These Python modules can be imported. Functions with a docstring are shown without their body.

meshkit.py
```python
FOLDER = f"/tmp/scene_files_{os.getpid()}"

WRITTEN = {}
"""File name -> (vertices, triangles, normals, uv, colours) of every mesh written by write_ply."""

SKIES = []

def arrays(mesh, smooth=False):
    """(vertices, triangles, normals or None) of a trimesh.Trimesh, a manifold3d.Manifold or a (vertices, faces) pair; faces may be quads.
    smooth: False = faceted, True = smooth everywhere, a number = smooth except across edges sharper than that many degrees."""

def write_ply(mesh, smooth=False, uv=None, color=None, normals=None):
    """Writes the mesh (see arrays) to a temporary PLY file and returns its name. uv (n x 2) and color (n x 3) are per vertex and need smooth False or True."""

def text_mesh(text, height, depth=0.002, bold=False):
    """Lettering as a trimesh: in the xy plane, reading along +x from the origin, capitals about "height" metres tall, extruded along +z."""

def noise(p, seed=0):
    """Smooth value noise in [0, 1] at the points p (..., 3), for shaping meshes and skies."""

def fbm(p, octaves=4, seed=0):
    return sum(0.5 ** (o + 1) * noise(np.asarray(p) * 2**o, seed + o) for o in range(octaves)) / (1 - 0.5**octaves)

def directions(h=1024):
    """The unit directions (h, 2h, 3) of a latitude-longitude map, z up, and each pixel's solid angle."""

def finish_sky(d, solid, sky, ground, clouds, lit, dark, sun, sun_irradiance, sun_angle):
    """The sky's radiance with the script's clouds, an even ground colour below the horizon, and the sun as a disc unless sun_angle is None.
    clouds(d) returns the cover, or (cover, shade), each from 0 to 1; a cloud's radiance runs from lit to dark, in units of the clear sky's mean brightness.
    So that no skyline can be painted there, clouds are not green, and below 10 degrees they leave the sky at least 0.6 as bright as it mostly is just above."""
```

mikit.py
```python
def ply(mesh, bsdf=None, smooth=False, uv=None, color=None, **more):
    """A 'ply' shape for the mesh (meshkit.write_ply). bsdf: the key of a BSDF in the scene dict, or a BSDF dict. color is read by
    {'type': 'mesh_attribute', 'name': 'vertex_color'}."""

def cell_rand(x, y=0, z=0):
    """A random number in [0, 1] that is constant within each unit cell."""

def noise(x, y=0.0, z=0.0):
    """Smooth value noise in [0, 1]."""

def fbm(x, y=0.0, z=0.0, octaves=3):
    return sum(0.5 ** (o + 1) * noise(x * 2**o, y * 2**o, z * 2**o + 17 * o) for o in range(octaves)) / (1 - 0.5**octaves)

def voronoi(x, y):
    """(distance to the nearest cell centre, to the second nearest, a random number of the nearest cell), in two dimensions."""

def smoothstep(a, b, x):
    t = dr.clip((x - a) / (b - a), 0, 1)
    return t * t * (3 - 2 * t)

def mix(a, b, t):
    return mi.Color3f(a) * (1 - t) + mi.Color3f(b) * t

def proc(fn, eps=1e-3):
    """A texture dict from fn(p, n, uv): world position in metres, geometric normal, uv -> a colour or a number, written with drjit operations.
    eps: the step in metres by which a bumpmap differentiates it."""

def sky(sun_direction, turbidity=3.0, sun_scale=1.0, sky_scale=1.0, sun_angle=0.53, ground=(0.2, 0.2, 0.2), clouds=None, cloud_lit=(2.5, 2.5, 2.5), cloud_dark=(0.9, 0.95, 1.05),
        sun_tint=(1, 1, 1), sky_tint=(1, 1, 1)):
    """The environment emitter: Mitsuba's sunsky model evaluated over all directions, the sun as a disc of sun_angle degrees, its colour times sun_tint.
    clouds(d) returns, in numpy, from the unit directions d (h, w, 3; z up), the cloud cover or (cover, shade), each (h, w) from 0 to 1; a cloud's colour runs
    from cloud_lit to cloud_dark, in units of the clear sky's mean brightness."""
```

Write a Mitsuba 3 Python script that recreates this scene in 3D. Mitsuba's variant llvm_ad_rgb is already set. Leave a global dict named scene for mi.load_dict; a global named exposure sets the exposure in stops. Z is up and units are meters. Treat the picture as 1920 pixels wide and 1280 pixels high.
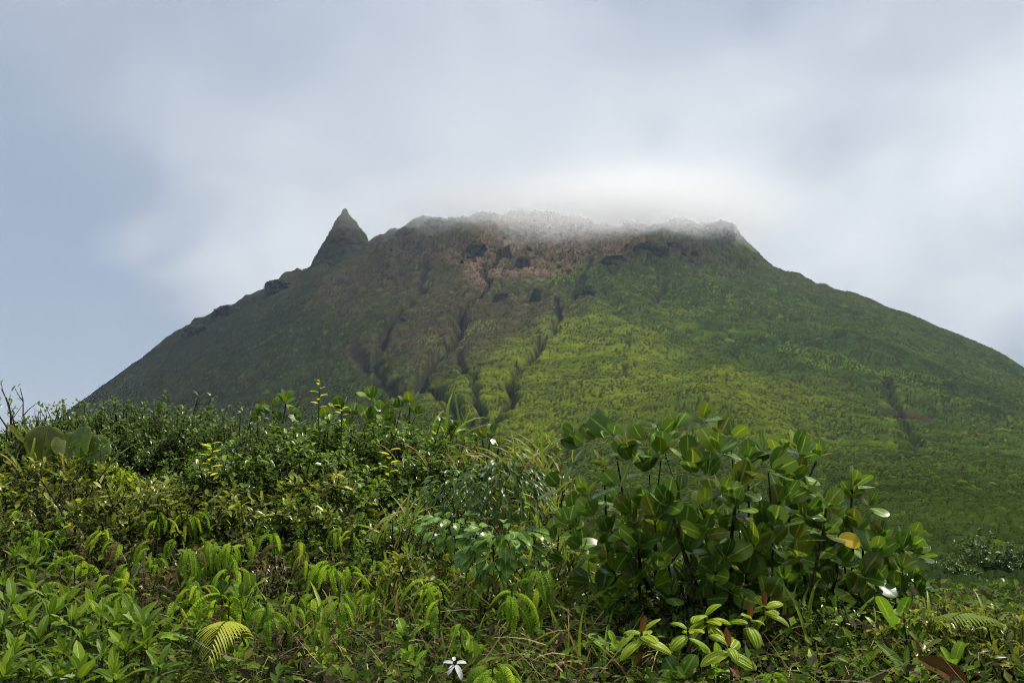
import math, random, os
import numpy as np, trimesh, drjit as dr, mitsuba as mi, mikit, meshkit
from scipy.spatial import cKDTree
from scipy.interpolate import PchipInterpolator
T = mi.ScalarTransform4f
scene, labels = {}, {}
# ------------------------------------------------------------------ camera, sky, exposure
EYE = np.array([0.0, 0.0, 1.6]); PITCH = math.radians(10.0); FPX = 960 / math.tan(math.radians(30.0))
scene['haze_air'] = {'type': 'homogeneous', 'albedo': {'type': 'rgb', 'value': [0.95, 0.96, 0.97]}, 'sigma_t': {'type': 'rgb', 'value': [0.00008, 0.00010, 0.00014]}}
scene['camera'] = {'type': 'perspective', 'fov': 60.0, 'fov_axis': 'x', 'near_clip': 0.05, 'far_clip': 20000.0,
                   'to_world': T().look_at(origin=EYE.tolist(), target=[0, math.cos(PITCH), 1.6 + math.sin(PITCH)], up=[0, 0, 1]),
                   'medium': {'type': 'ref', 'id': 'haze_air'}}
SUN = np.array([0.46, 0.20, 0.86]); SUN /= np.linalg.norm(SUN)
def sky_clouds(d):
    q = d[..., :2] / (np.abs(d[..., 2:3]) + 0.40)
    p = np.concatenate([q * 1.7, np.full(q.shape[:-1] + (1,), 3.7)], -1)
    n = meshkit.fbm(p + 0.5 * meshkit.noise(p * 1.3, 9)[..., None], 5, 4); m = meshkit.fbm(p * 1.0 + 9.3 + 0.6 * meshkit.noise(p * 2.0, 15)[..., None], 5, 11)
    cover = np.clip(0.90 + (n - 0.45) / 0.25, 0.78, 0.98)
    to_sun = np.clip(d @ SUN, 0, 1)
    shade = np.clip(1.12 - 1.18 * to_sun ** 2 + 2.8 * (m - 0.5), 0, 1)
    return cover, shade
scene['sky'] = mikit.sky(SUN.tolist(), turbidity=3.0, clouds=sky_clouds, cloud_lit=(3.15, 3.35, 3.5), cloud_dark=(1.25, 1.5, 1.95), sun_tint=(0.88, 1.0, 1.2))
exposure = 1.65

# ------------------------------------------------------------------ helpers
def ray(px, py):
    cx, cy = (px - 960) / FPX, (640 - py) / FPX
    d = np.array([cx, math.cos(PITCH) - cy * math.sin(PITCH), math.sin(PITCH) + cy * math.cos(PITCH)])
    return d / d[1]
def sstep(a, b, x):
    t = np.clip((x - a) / (b - a), 0, 1); return t * t * (3 - 2 * t)
def nz(x, y, lam, seed=0, octv=1):
    c, s = math.cos(seed * 1.3 + .5), math.sin(seed * 1.3 + .5)
    p = np.stack([(c * x + s * y) / lam + seed * 7.1, (c * y - s * x) / lam, np.full_like(x, seed * 3.3)], -1)
    return meshkit.fbm(p, octv, seed) if octv > 1 else meshkit.noise(p, seed)

# ------------------------------------------------------------------ terrain
YC, XC = 800.0, 40.0
SIL = [(-900, 1350), (-400, 1090), (0, 862), (150, 752), (200, 715), (300, 645), (345, 614), (400, 582), (450, 555), (500, 525), (550, 497), (595, 475), (650, 458), (690, 452),
       (720, 434), (760, 416), (830, 404), (880, 400), (920, 393), (980, 387), (1050, 396), (1100, 410), (1180, 426), (1260, 424), (1300, 412),
       (1370, 418), (1385, 440), (1410, 474), (1480, 514), (1560, 545), (1620, 558), (1690, 586), (1800, 626), (1870, 657), (1920, 685), (2200, 840), (2900, 1300)]
SIL = [(a, b + float(np.interp(a, [0, 144, 288, 400, 560, 670, 800, 1340, 1390, 1540, 1632, 1728, 1824, 1920], [38, 24, 15, 10, 8, 5, 3, 4, 8, 11, 13, 19, 23, 34]))) for a, b in SIL]
_c = np.array([EYE + ray(a, b) * YC for a, b in SIL])
crest = PchipInterpolator(_c[:, 0], _c[:, 2])
FRONT = PchipInterpolator([0, 30, 160, 320, 470, 600, 700, 772, 800, 900, 1500], [270, 246, 171, 98, 47, 17.3, 3.4, -0.6, -1.8, -4, -10])
def side(r, s):
    x = XC + s * np.clip(r, 0, 1300)
    return (crest(np.clip(x - 35, -1100, 1350)) + crest(np.clip(x + 35, -1100, 1350)) + 2 * crest(np.clip(x, -1100, 1350))) / 4
def mountain_base(x, y):
    u, v = x - XC, YC - y
    p = 1.35
    r = (np.abs(u) ** p + np.abs(v) ** p + 1e-6) ** (1 / p)
    w = np.abs(v) / (np.abs(u) + np.abs(v) + 1e-6)
    w = w * w * (3 - 2 * w)
    s = np.where(u < 0, side(r, -1), side(r, 1))
    f = FRONT(np.clip(r, 0, 1500))
    z = s * (1 - w) + f * w
    xx = np.clip(x, -1100, 1350)
    z = z + (crest(xx) - np.where(u < 0, side(np.abs(u), -1), side(np.abs(u), 1))) * np.exp(-(v / 45) ** 2)
    return np.where(z < -3, -3 - 12 * np.tanh((-3 - z) / 60), z)

def unproject(px, py, fn=mountain_base, y0=25.0, y1=1000.0):
    """where the sight line of a photo pixel meets the terrain fn"""
    d = ray(px, py); ys = np.geomspace(y0, y1, 4000)
    p = EYE + ys[:, None] * d
    gap = p[:, 2] - fn(p[:, 0], p[:, 1])
    i = int(np.argmax(gap < 0)) if (gap < 0).any() else int(np.argmin(gap / ys))
    return p[i]
GULLY = [([(800, 470), (792, 520), (762, 570), (735, 600), (715, 650), (705, 700), (700, 745)], 7, 3.5, 0),
         ([(898, 480), (912, 515), (886, 555), (866, 580), (850, 620), (806, 660), (786, 690), (815, 720), (850, 760), (890, 800)], 7, 4.5, 0),
         ([(1035, 545), (1048, 560), (1040, 592), (1015, 625), (988, 652), (962, 690), (950, 730), (925, 770), (918, 800)], 5, 4.5, 0),
         ([(1252, 520), (1240, 536), (1214, 568)], 4, 2.0, 0), ([(1185, 605), (1168, 650), (1163, 692)], 2.5, 1.5, 0),
         ([(1640, 690), (1662, 712), (1690, 765), (1712, 800), (1730, 840)], 5, 2.5, 0), ([(850, 640), (880, 690), (900, 730), (890, 790)], 5, 3, 0),
         ([(660, 640), (720, 700), (735, 745)], 10, 3.5, 0), ([(1110, 480), (1085, 520), (1070, 545)], 5, 3, 0), ([(940, 440), (925, 480), (905, 500)], 5, 2.5, 0)]
GP = []
for pts, wid, dep, _ in GULLY:
    w3 = np.array([unproject(a, b) for a, b in pts])[:, :2]
    t = np.linspace(0, len(pts) - 1, 24 * len(pts))
    sm = np.stack([PchipInterpolator(np.arange(len(pts)), w3[:, k])(t) for k in (0, 1)], 1)
    sm += (np.stack([nz(sm[:, 0], sm[:, 1], 9.0, 3), nz(sm[:, 0], sm[:, 1], 9.0, 4)], 1) - .5) * 7
    f = np.sin(np.clip(t / t[-1], 0.02, .98) * np.pi) ** .35
    GP.append(np.column_stack([sm, np.full(len(sm), wid * .62), dep * f]))
GP = np.vstack(GP); GTREE = cKDTree(GP[:, :2])
def gully(x, y):
    d, i = GTREE.query(np.stack([x, y], -1).reshape(-1, 2)); d = d.reshape(x.shape); i = i.reshape(x.shape)
    g = np.exp(-(d / (GP[i, 2] * .55)) ** 2)
    return g, -GP[i, 3] * 1.8 * g
ROCKC = (unproject(1040, 450)[:2], unproject(860, 560)[:2])
def mountain_z(x, y, fine=True):
    z0 = mountain_base(x, y)
    up = sstep(-2, 25, z0)
    z = z0 + up * ((nz(x, y, 150, 1, 3) - .5) * 16 + (nz(x, y, 45, 2, 3) - .5) * 9 + (nz(x, y, 16, 12, 3) - .5) * 1.6)
    th = np.arctan2(x - XC, YC - y); rr = np.hypot(x - XC, YC - y)
    spur = np.abs(2 * nz(th * 260 + 14 * (nz(x, y, 70, 17, 2) - .5), rr * .22, 26, 18, 3) - 1)
    z += up * sstep(40, 140, rr) * sstep(900, 500, rr) * (spur - .35) * 7
    z += up * -3.0 * (1 - np.abs(2 * nz(x, y * .35 + 0, 38, 5, 2) - 1)) ** 3        # faint runnels down the slope
    rock = sstep(150, 225, z0 + 50 * (nz(x, y, 60, 6, 3) - .5))
    z += rock * (13 * np.abs(2 * nz(x, y, 30, 7, 4) - 1) - 3 + 6 * np.abs(2 * nz(x, y, 13, 13, 3) - 1) - 2 + 3 * np.abs(2 * nz(x, y, 8, 8, 3) - 1))
    crag_ = sstep(-60, -140, x - XC) * np.exp(-((y - 764) / 62) ** 2) * sstep(60, 110, z0)
    q = np.abs(2 * nz(x, y, 34, 15, 3) - 1)
    z += crag_ * (13 * sstep(.15, .32, q) * q + 3 * np.abs(2 * nz(x, y, 9, 16, 2) - 1) - 2.5)
    if fine:
        g, dz = gully(x, y); z = z + dz
    return z, rock
# ------------------------------------------------------------------ the mountain mesh (finer where the photograph looks)
def mountain_grid():
    az = np.radians(np.concatenate([np.linspace(-180, -34, 60)[:-1], np.linspace(-34, 34, NAZ), np.linspace(34, 180, 60)[1:]]))
    yy = np.geomspace(15, 1100, 6000)
    zf = mountain_base(np.full_like(yy, XC), yy)
    dens = np.abs(np.gradient(np.arctan2(zf - 1.6, yy))) * 1.0 + .22 / len(yy) * np.where(yy < 900, 1, .15)
    dens = dens * np.interp(yy, [15, 24, 40, 90, 1100], [.12, .25, .6, 1, 1])
    cum = np.cumsum(dens); rr = np.interp(np.linspace(cum[0], cum[-1], NR), cum, yy)
    rr = np.concatenate([rr, np.geomspace(1150, 9000, 24)])
    A, R = np.meshgrid(az, rr, indexing='ij')
    cs = 1 / np.maximum(np.cos(A), .72)
    return R * np.sin(A) * np.where(np.abs(A) < .75, cs, 1 / .72), R * np.cos(A) * np.where(np.abs(A) < .75, cs, 1 / .72)
NAZ, NR = (1180, 560)
X, Y = mountain_grid()
Z0 = mountain_base(X, Y)
Zs, ROCK = mountain_z(X, Y)
rng = np.random.default_rng(5)
def domes(x, y, spacing, rmin, rmax, seed, jitter=.5):
    """heights of a closed cover of rounded bushes on a jittered lattice, and a random number per bush"""
    u, v = x / spacing, y / spacing
    best = np.zeros_like(x); idr = np.zeros_like(x)
    iu, iv = np.floor(u).astype(np.int64), np.floor(v).astype(np.int64)
    for a in (-1, 0, 1):
        for b in (-1, 0, 1):
            cu, cv = iu + a, iv + b
            h = (cu * 374761393 + cv * 668265263 + seed * 974711) & 0xFFFFFFFF
            h = ((h ^ (h >> 13)) * 1274126177) & 0xFFFFFFFF; h ^= h >> 16
            r1, r2, r3 = (h & 1023) / 1023, ((h >> 10) & 1023) / 1023, ((h >> 20) & 1023) / 1023
            rad = (rmin + (rmax - rmin) * r3 ** 2) / spacing
            q = ((u - cu - .5 - jitter * (r1 - .5) * 2) ** 2 + (v - cv - .5 - jitter * (r2 - .5) * 2) ** 2) / rad ** 2
            hgt = np.sqrt(np.clip(1 - q, 0, 1)) * rad * spacing
            up = hgt > best
            best = np.where(up, hgt, best); idr = np.where(up, (r1 * 7.3 + r2 * 3.1) % 1, idr)
    return best, idr
tall = sstep(.50, .75, nz(X, Y, 60, 21, 3)) * .8 + .08
DIST = np.hypot(X, Y)
h1, id1 = domes(X, Y, 5.0, 1.2, 3.6, 1)
h1 *= sstep(70, 260, DIST) * .8
h2, id2 = domes(X, Y, 1.25, .3, .85, 2)
h2 = h2 * (.35 + .65 * sstep(50, 220, DIST)) + .35 * nz(X, Y, .6, 24, 2) * sstep(200, 60, DIST)
h3, id3 = domes(X, Y, 0.7, .18, .45, 3)
DIST = np.hypot(X, Y)
vis = (DIST < 1000) & (np.abs(np.arctan2(X, Y)) < .62)
bare = np.clip(ROCK * sstep(.35, .6, nz(X, Y, 55, 23, 3)) + ROCK * .35, 0, 1)
steep = np.clip((mountain_base(X, Y + 3) - mountain_base(X, Y - 3)) / 6, 0, 2)
H = (np.maximum(h1 * .75 * tall, h2 * .75) + .6 * h3) * (1 - .85 * bare) / (1 + 1.2 * steep ** 2)
g, _ = gully(X, Y)
H *= (1 - .9 * g)
Z = Zs + np.where(vis, H, 0) * sstep(16, 30, DIST)
nr = X.shape[1]; na = X.shape[0]
Z[:, 0] = -3.2
I, J = np.meshgrid(np.arange(na - 1), np.arange(nr - 1), indexing='ij')
a0 = I * nr + J
F = np.concatenate([np.stack([a0, a0 + nr, a0 + nr + 1], -1).reshape(-1, 3), np.stack([a0, a0 + nr + 1, a0 + 1], -1).reshape(-1, 3)])
def lerp(a, b, t): return a * (1 - t[..., None]) + np.asarray(b) * t[..., None]
def blob(px, py, rx, ry, seed=31, soft=.5):
    c = unproject(px, py); 
    dx, dy = (X - c[0]) / rx, (Y - c[1]) / ry
    q = np.sqrt(dx * dx + dy * dy) + (nz(X, Y, min(rx, ry) * .7, seed, 3) - .5) * 1.2
    return 1 - sstep(1 - soft, 1 + soft * .4, q)
n1, n2, n3 = nz(X, Y, 90, 41, 3), nz(X, Y, 18, 42, 3), nz(X, Y, 5, 43, 2)
col = np.zeros(X.shape + (3,)) + np.array([.046, .074, .014])
col = lerp(col, [.025, .052, .015], sstep(.45, .65, n1))                 # darker scrub
col = lerp(col, [.092, .134, .014], sstep(.30, .85, n2) * .55)           # yellow-green low growth
west = sstep(60, -190, X + (n1 - .5) * 120 + (Y - 600) * .1)
col = lerp(col, np.array([.030, .033, .014]), west * .85)                   # brown heath on the left flank, with cloud shadow painted into the tone
br = np.clip(blob(890, 590, 70, 130) + blob(780, 500, 80, 80), 0, 1)
col = lerp(col, [.074, .056, .032], br * .8)
bright = np.clip(blob(1180, 680, 95, 110, 33) + blob(1150, 590, 70, 55, 34) * .8 + blob(1270, 760, 70, 70, 35) * .6, 0, 1)
col = lerp(col, [.150, .190, .014], bright * (.35 + .55 * sstep(.3, .7, n2)))  # yellow-green growth, its colour raised to paint in the sunlit patch
red = np.clip(blob(1080, 425, 60, 40, 46) * .8 + blob(1035, 445, 90, 75, 36) + blob(965, 470, 55, 60, 37) + blob(1110, 455, 40, 40, 38) + blob(905, 500, 14, 40, 47) * .8 + blob(1000, 500, 30, 40, 48) * .7, 0, 1)
col = lerp(col, [.215, .140, .086], red * (.55 + .45 * sstep(.3, .6, n3)))
col = lerp(col, [.085, .072, .056], np.clip(bare * (1 - red) * .8, 0, 1))
col = lerp(col, [.034, .027, .015], sstep(.22, .02, np.maximum(h1 * .75 * tall, h2) + .6 * h3) * .8 * sstep(60, 150, DIST))   # litter brown that also paints shade into the gaps between the bushes
clump = sstep(.56, .70, nz(X, Y, 13, 25, 3)) * (1 - bright * .5); col = lerp(col, [.022, .040, .012], clump * .6)
tan_ = sstep(.45, .7, nz(X, Y, 55, 26, 3)) * sstep(90, 170, Z0); col = lerp(col, [.058, .062, .024], tan_ * .6 * (1 - red))
rnd = np.where(h1 * .75 * tall > h2 * .8, id1, id2)
col *= (.80 + .40 * rnd)[..., None]
col = lerp(col, [.130, .170, .012], (rnd > .93) * (1 - bare) * (1 - west * .8) * sstep(.34, .56, nz(X, Y, 30, 44, 3)) * .85)
lime = sum(blob(a, b, c, d, 50 + i, .3) * w for i, (a, b, c, d, w) in enumerate([(1045, 516, 16, 9, 1), (1090, 500, 8, 10, .8), (903, 598, 14, 12, .8), (955, 652, 12, 12, .8), (815, 632, 10, 14, .6), (1045, 600, 10, 14, .8), (590, 545, 26, 12, .35), (1555, 665, 30, 34, .7), (1700, 700, 22, 20, .6)]))
col = lerp(col, [.150, .210, .015], np.clip(lime, 0, 1) * (id3 > .45) * .9)
scar = blob(1700, 742, 10, 12, 39); col = lerp(col, [.060, .042, .028], scar * .9)
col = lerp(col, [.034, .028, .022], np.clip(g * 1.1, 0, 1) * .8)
col *= (.68 + .34 * n3)[..., None]
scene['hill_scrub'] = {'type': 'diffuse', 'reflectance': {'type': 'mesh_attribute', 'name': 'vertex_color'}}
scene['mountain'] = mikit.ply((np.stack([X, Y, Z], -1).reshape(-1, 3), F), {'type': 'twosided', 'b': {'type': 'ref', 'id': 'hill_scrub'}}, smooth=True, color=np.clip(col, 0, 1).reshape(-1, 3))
labels['mountain'] = {'label': 'green volcanic mountain with a brown rocky summit veiled in mist', 'kind': 'structure'}
# loose foliage of the scrub: small leaf tufts spread over the slope, joined because nobody could count them
def tufts(n, seed):
    r = np.random.default_rng(seed)
    az = r.uniform(-.60, .60, n); yy = np.geomspace(16, 780, 4000)
    w = np.interp(yy, [16, 40, 120, 300, 780], [2.2, 2.2, 1.6, 1.0, .6]) * np.gradient(np.log(yy)) * (yy ** .55)
    R = np.interp(r.uniform(0, 1, n), np.cumsum(w) / w.sum(), yy)
    x, y = R * np.tan(az), R
    return x, y, R
tx, ty, tr = tufts(200000, 9)
# ground height under each tuft by the nearest grid vertex
VT = cKDTree(np.stack([X[vis], Y[vis]], -1)); dd, ii = VT.query(np.stack([tx, ty], -1))
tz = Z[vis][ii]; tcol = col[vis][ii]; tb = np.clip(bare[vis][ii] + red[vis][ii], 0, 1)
keep = (rng.uniform(0, 1, len(tx)) > tb * .9) & (gully(tx, ty)[0] < .35) & (dd < 3)
tx, ty, tz, tr, tcol = tx[keep], ty[keep], tz[keep], tr[keep], tcol[keep]
n = len(tx); size = np.clip(tr * .00115, .05, .45) * rng.uniform(.6, 1.5, n)
V, FF, CC = [], [], []
for k in range(2):
    a = rng.uniform(0, 2 * np.pi, n); tilt = rng.uniform(.3, 1.3, n)
    dirv = np.stack([np.cos(a) * np.cos(tilt), np.sin(a) * np.cos(tilt), np.sin(tilt)], -1)
    sidev = np.stack([-np.sin(a), np.cos(a), 0 * a], -1) * .38
    b0 = np.stack([tx, ty, tz - size * .15], -1)
    tip = b0 + dirv * size[:, None]; mid = b0 + dirv * size[:, None] * .55 + np.array([0, 0, 1]) * size[:, None] * .08
    V.append(np.stack([b0, mid + sidev * size[:, None], tip, mid - sidev * size[:, None]], 1))
    CC.append(np.repeat((tcol * rng.uniform(.65, 1.4, (n, 1)))[:, None], 4, 1))
V = np.concatenate(V).reshape(-1, 3); CC = np.concatenate(CC).reshape(-1, 3)
q = np.arange(len(V) // 4)[:, None] * 4
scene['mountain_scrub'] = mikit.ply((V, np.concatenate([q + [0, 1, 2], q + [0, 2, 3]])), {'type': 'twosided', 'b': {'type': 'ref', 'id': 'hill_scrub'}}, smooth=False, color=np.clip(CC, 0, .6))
labels['mountain_scrub'] = {'label': 'low green scrub covering the flanks of the mountain', 'kind': 'stuff'}
# ------------------------------------------------------------------ rock outcrops on the mountain
def rock_col(p, n, uv):
    k = mikit.fbm(p.x * .22, p.y * .22, p.z * .3, 4); m = mikit.smoothstep(.36, .6, mikit.fbm(p.x * .09 + 5, p.y * .09, p.z * .12, 3) + .25 * (n.z - .4))
    return mikit.mix(mikit.mix((.026, .024, .021), (.100, .088, .074), mikit.smoothstep(.25, .8, k)), (.045, .056, .020), m * .85)
scene['rock'] = {'type': 'diffuse', 'reflectance': mikit.proc(rock_col)}
def crag(px, py, wx, hy, seed, kind='round'):
    c = unproject(px, py + hy * .6)
    s = np.linalg.norm(c - EYE) / FPX; a, h = wx * s * .9, hy * s * .85
    m = trimesh.creation.icosphere(4); v = np.array(m.vertices)
    p = v * 1.7 + seed * 13.7
    if kind == 'block': v = np.sign(v) * np.abs(v) ** .7
    v = v * (1 + .8 * (meshkit.fbm(p, 4, seed) - .5) + .24 * (np.abs(2 * meshkit.fbm(p * 1.6, 3, seed + 1) - 1) - .3) * 2 + .28 * (meshkit.fbm(p * 5, 3, seed + 2) - .5))[:, None]
    low = v[:, 2] < 0
    v[low, :2] *= (1 - .5 * v[low, 2:3])                      # the foot widens and runs on into the slope
    v = v * np.array([a, a, h * 1.35]); v[low, 2] *= 2.2
    ground, _ = mountain_z(np.array([c[0]]), np.array([c[1] + a * .2]), False)
    return v + np.array([c[0], c[1] + a * .2, max(ground[0], c[2] - h * .3) - h * .45]), m.faces
CRAGS = [(372, 608, 28, 11, 'dark rounded crag lowest on the left skyline ridge', 'round'), (428, 572, 30, 11, 'dark crag second from the bottom of the left skyline ridge', 'round'),
         (522, 524, 26, 9, 'broad dark crag halfway up the left skyline ridge', 'round'),
         (765, 424, 27, 15, 'mossy crag right of the pinnacle on the skyline', 'round'), (818, 410, 24, 12, 'flat topped misty crag left of the summit', 'block'), (868, 404, 9, 9, 'small pointed rock on the skyline left of the summit', 'round'), (908, 397, 18, 10, 'misty summit knob at the left edge of the cloud', 'round'),
         (1290, 424, 22, 15, 'domed grey crag at the left end of the right shoulder', 'round'), (1348, 430, 30, 12, 'flat topped grey crag at the right shoulder of the summit', 'round'),
         (980, 482, 14, 12, 'black boulder sitting on the red brown scree', 'block'), (1005, 538, 11, 19, 'tall black rock slab below the red brown scree', 'block'), (1104, 532, 15, 19, 'pointed dark rock right of the lime green patch', 'round'),
         (893, 450, 22, 15, 'brown crag left of the red brown scree', 'round'), (951, 458, 8, 14, 'narrow upright rock at the left edge of the red brown scree', 'round'), (1205, 462, 22, 13, 'big dark crag right of the red brown scree', 'round'), (1238, 468, 20, 11, 'dark crag leaning on the big dark crag', 'round'),
         (1263, 458, 12, 8, 'dark block under the right shoulder crags', 'block'), (1303, 474, 9, 7, 'small dark boulder on the grass under the right shoulder', 'round'), (1296, 487, 8, 6, 'smaller dark boulder just below another under the right shoulder', 'round'), (755, 596, 10, 6, 'lone grey boulder on the brown left slope', 'round'),
         (940, 548, 14, 7, 'low dark outcrop below the brown slope', 'round'), (1150, 480, 26, 11, 'long dark outcrop below the misty saddle', 'round')]
for i, (a, b, c, d, lab, kd) in enumerate(CRAGS):
    k = 'rock_outcrop' + (f'_{i:03d}' if i else '')
    scene[k] = mikit.ply(crag(a, b, c, d, i + 3, kd), 'rock', smooth=20)
    labels[k] = {'label': lab, 'category': 'rock', 'group': 'rock outcrops on the mountain'}
def pinnacle():
    c = unproject(640, 474); s = np.linalg.norm(c - EYE) / FPX
    prof = np.array([(-60, 88), (-14, 62), (0, 55), (12, 50), (28, 42), (44, 34), (58, 25), (70, 17.5), (79, 11), (84, 7.5), (89, 5.6), (93, 4.0), (95, 0.1)])
    z = np.linspace(-60, 95, 70); R = PchipInterpolator(prof[:, 0], prof[:, 1])(z)
    th = np.linspace(0, 2 * np.pi, 72, endpoint=False)
    Zg, Tg = np.meshgrid(z, th, indexing='ij'); Rg = np.repeat(R[:, None], 72, 1)
    P = np.stack([np.cos(Tg) * Rg, np.sin(Tg) * Rg, Zg], -1)
    dsp = (meshkit.fbm(P / np.array([20, 20, 46]), 4, 3) - .5) * 13 + (meshkit.fbm(P / np.array([5, 5, 13]), 3, 5) - .5) * 6 + (np.abs(2 * meshkit.fbm(P / np.array([9, 9, 22]), 3, 8) - 1) - .3) * 5
    Rg = Rg + dsp * np.clip(Rg / 20, .10, 1)
    off = np.interp(Zg, [-14, 30, 60, 92], [4, 3, 1, -2])
    V = np.stack([np.cos(Tg) * Rg + off, np.sin(Tg) * Rg * .8, Zg], -1).reshape(-1, 3) * s + c + np.array([0, 14, 0])
    i, j = np.meshgrid(np.arange(69), np.arange(72), indexing='ij'); a, b = i * 72 + j, i * 72 + (j + 1) % 72
    return V, np.stack([a, b, b + 72, a + 72], -1).reshape(-1, 4)
scene['rock_pinnacle'] = mikit.ply(pinnacle(), 'rock', smooth=18)
labels['rock_pinnacle'] = {'label': 'sharp cone shaped rock pinnacle with a knobbed tip on the left ridge', 'category': 'rock'}
# loose stones on the bare summit slopes
sr = np.random.default_rng(12); n = 2600
sx_, sy_ = sr.uniform(-190, 230, n), sr.uniform(610, 800, n); _, ii = VT.query(np.stack([sx_, sy_], -1))
ok = (bare[vis][ii] + red[vis][ii] * 1.2 + gully(sx_, sy_)[0] * .5) > sr.uniform(.5, 2.2, n); sx_, sy_, sz_ = sx_[ok], sy_[ok], Z[vis][ii][ok]
ico = trimesh.creation.icosphere(0); sv, sf = np.array(ico.vertices), np.array(ico.faces); n = len(sx_); size = .5 + 2.3 * sr.uniform(0, 1, n) ** 3.5
V = sv[None] * size[:, None, None] * sr.uniform(.6, 1.3, (n, 12, 1)) * sr.uniform(.7, 1.2, (n, 1, 3)) + np.stack([sx_, sy_, sz_], -1)[:, None]
scene['scree'] = mikit.ply((V.reshape(-1, 3), (sf[None] + np.arange(n)[:, None, None] * 12).reshape(-1, 3)), 'rock', smooth=False)
labels['scree'] = {'label': 'loose stones scattered over the bare brown slope below the summit', 'kind': 'stuff'}
# ------------------------------------------------------------------ haze and the cloud on the summit
scene['haze'] = {'type': 'cube', 'to_world': T().translate([0, 0, 255]).scale([12000, 12000, 275]), 'bsdf': {'type': 'null'}, 'interior': {'type': 'ref', 'id': 'haze_air'}}
labels['haze'] = {'label': 'thin pale haze filling the air over the whole slope', 'kind': 'stuff'}
CX, CY, CZ = (-560, 760), (470, 1090), (150, 470)
nx, ny, nzz = 120, 62, 64
gz, gy, gx = np.meshgrid(np.linspace(*CZ, nzz), np.linspace(*CY, ny), np.linspace(*CX, nx), indexing='ij')
fb = meshkit.fbm(np.stack([gx / 140, gy / 140, gz / 90], -1), 5, 77)
fl = meshkit.fbm(np.stack([gx / 260, gy / 260, gz / 200], -1), 3, 78)
floor = 262 + 22 * sstep(-60, -260, gx) + 30 * sstep(190, 420, gx) + 40 * (fl - .5)
body = sstep(-4, 120, gz - floor + (fb - .5) * 90)
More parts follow.
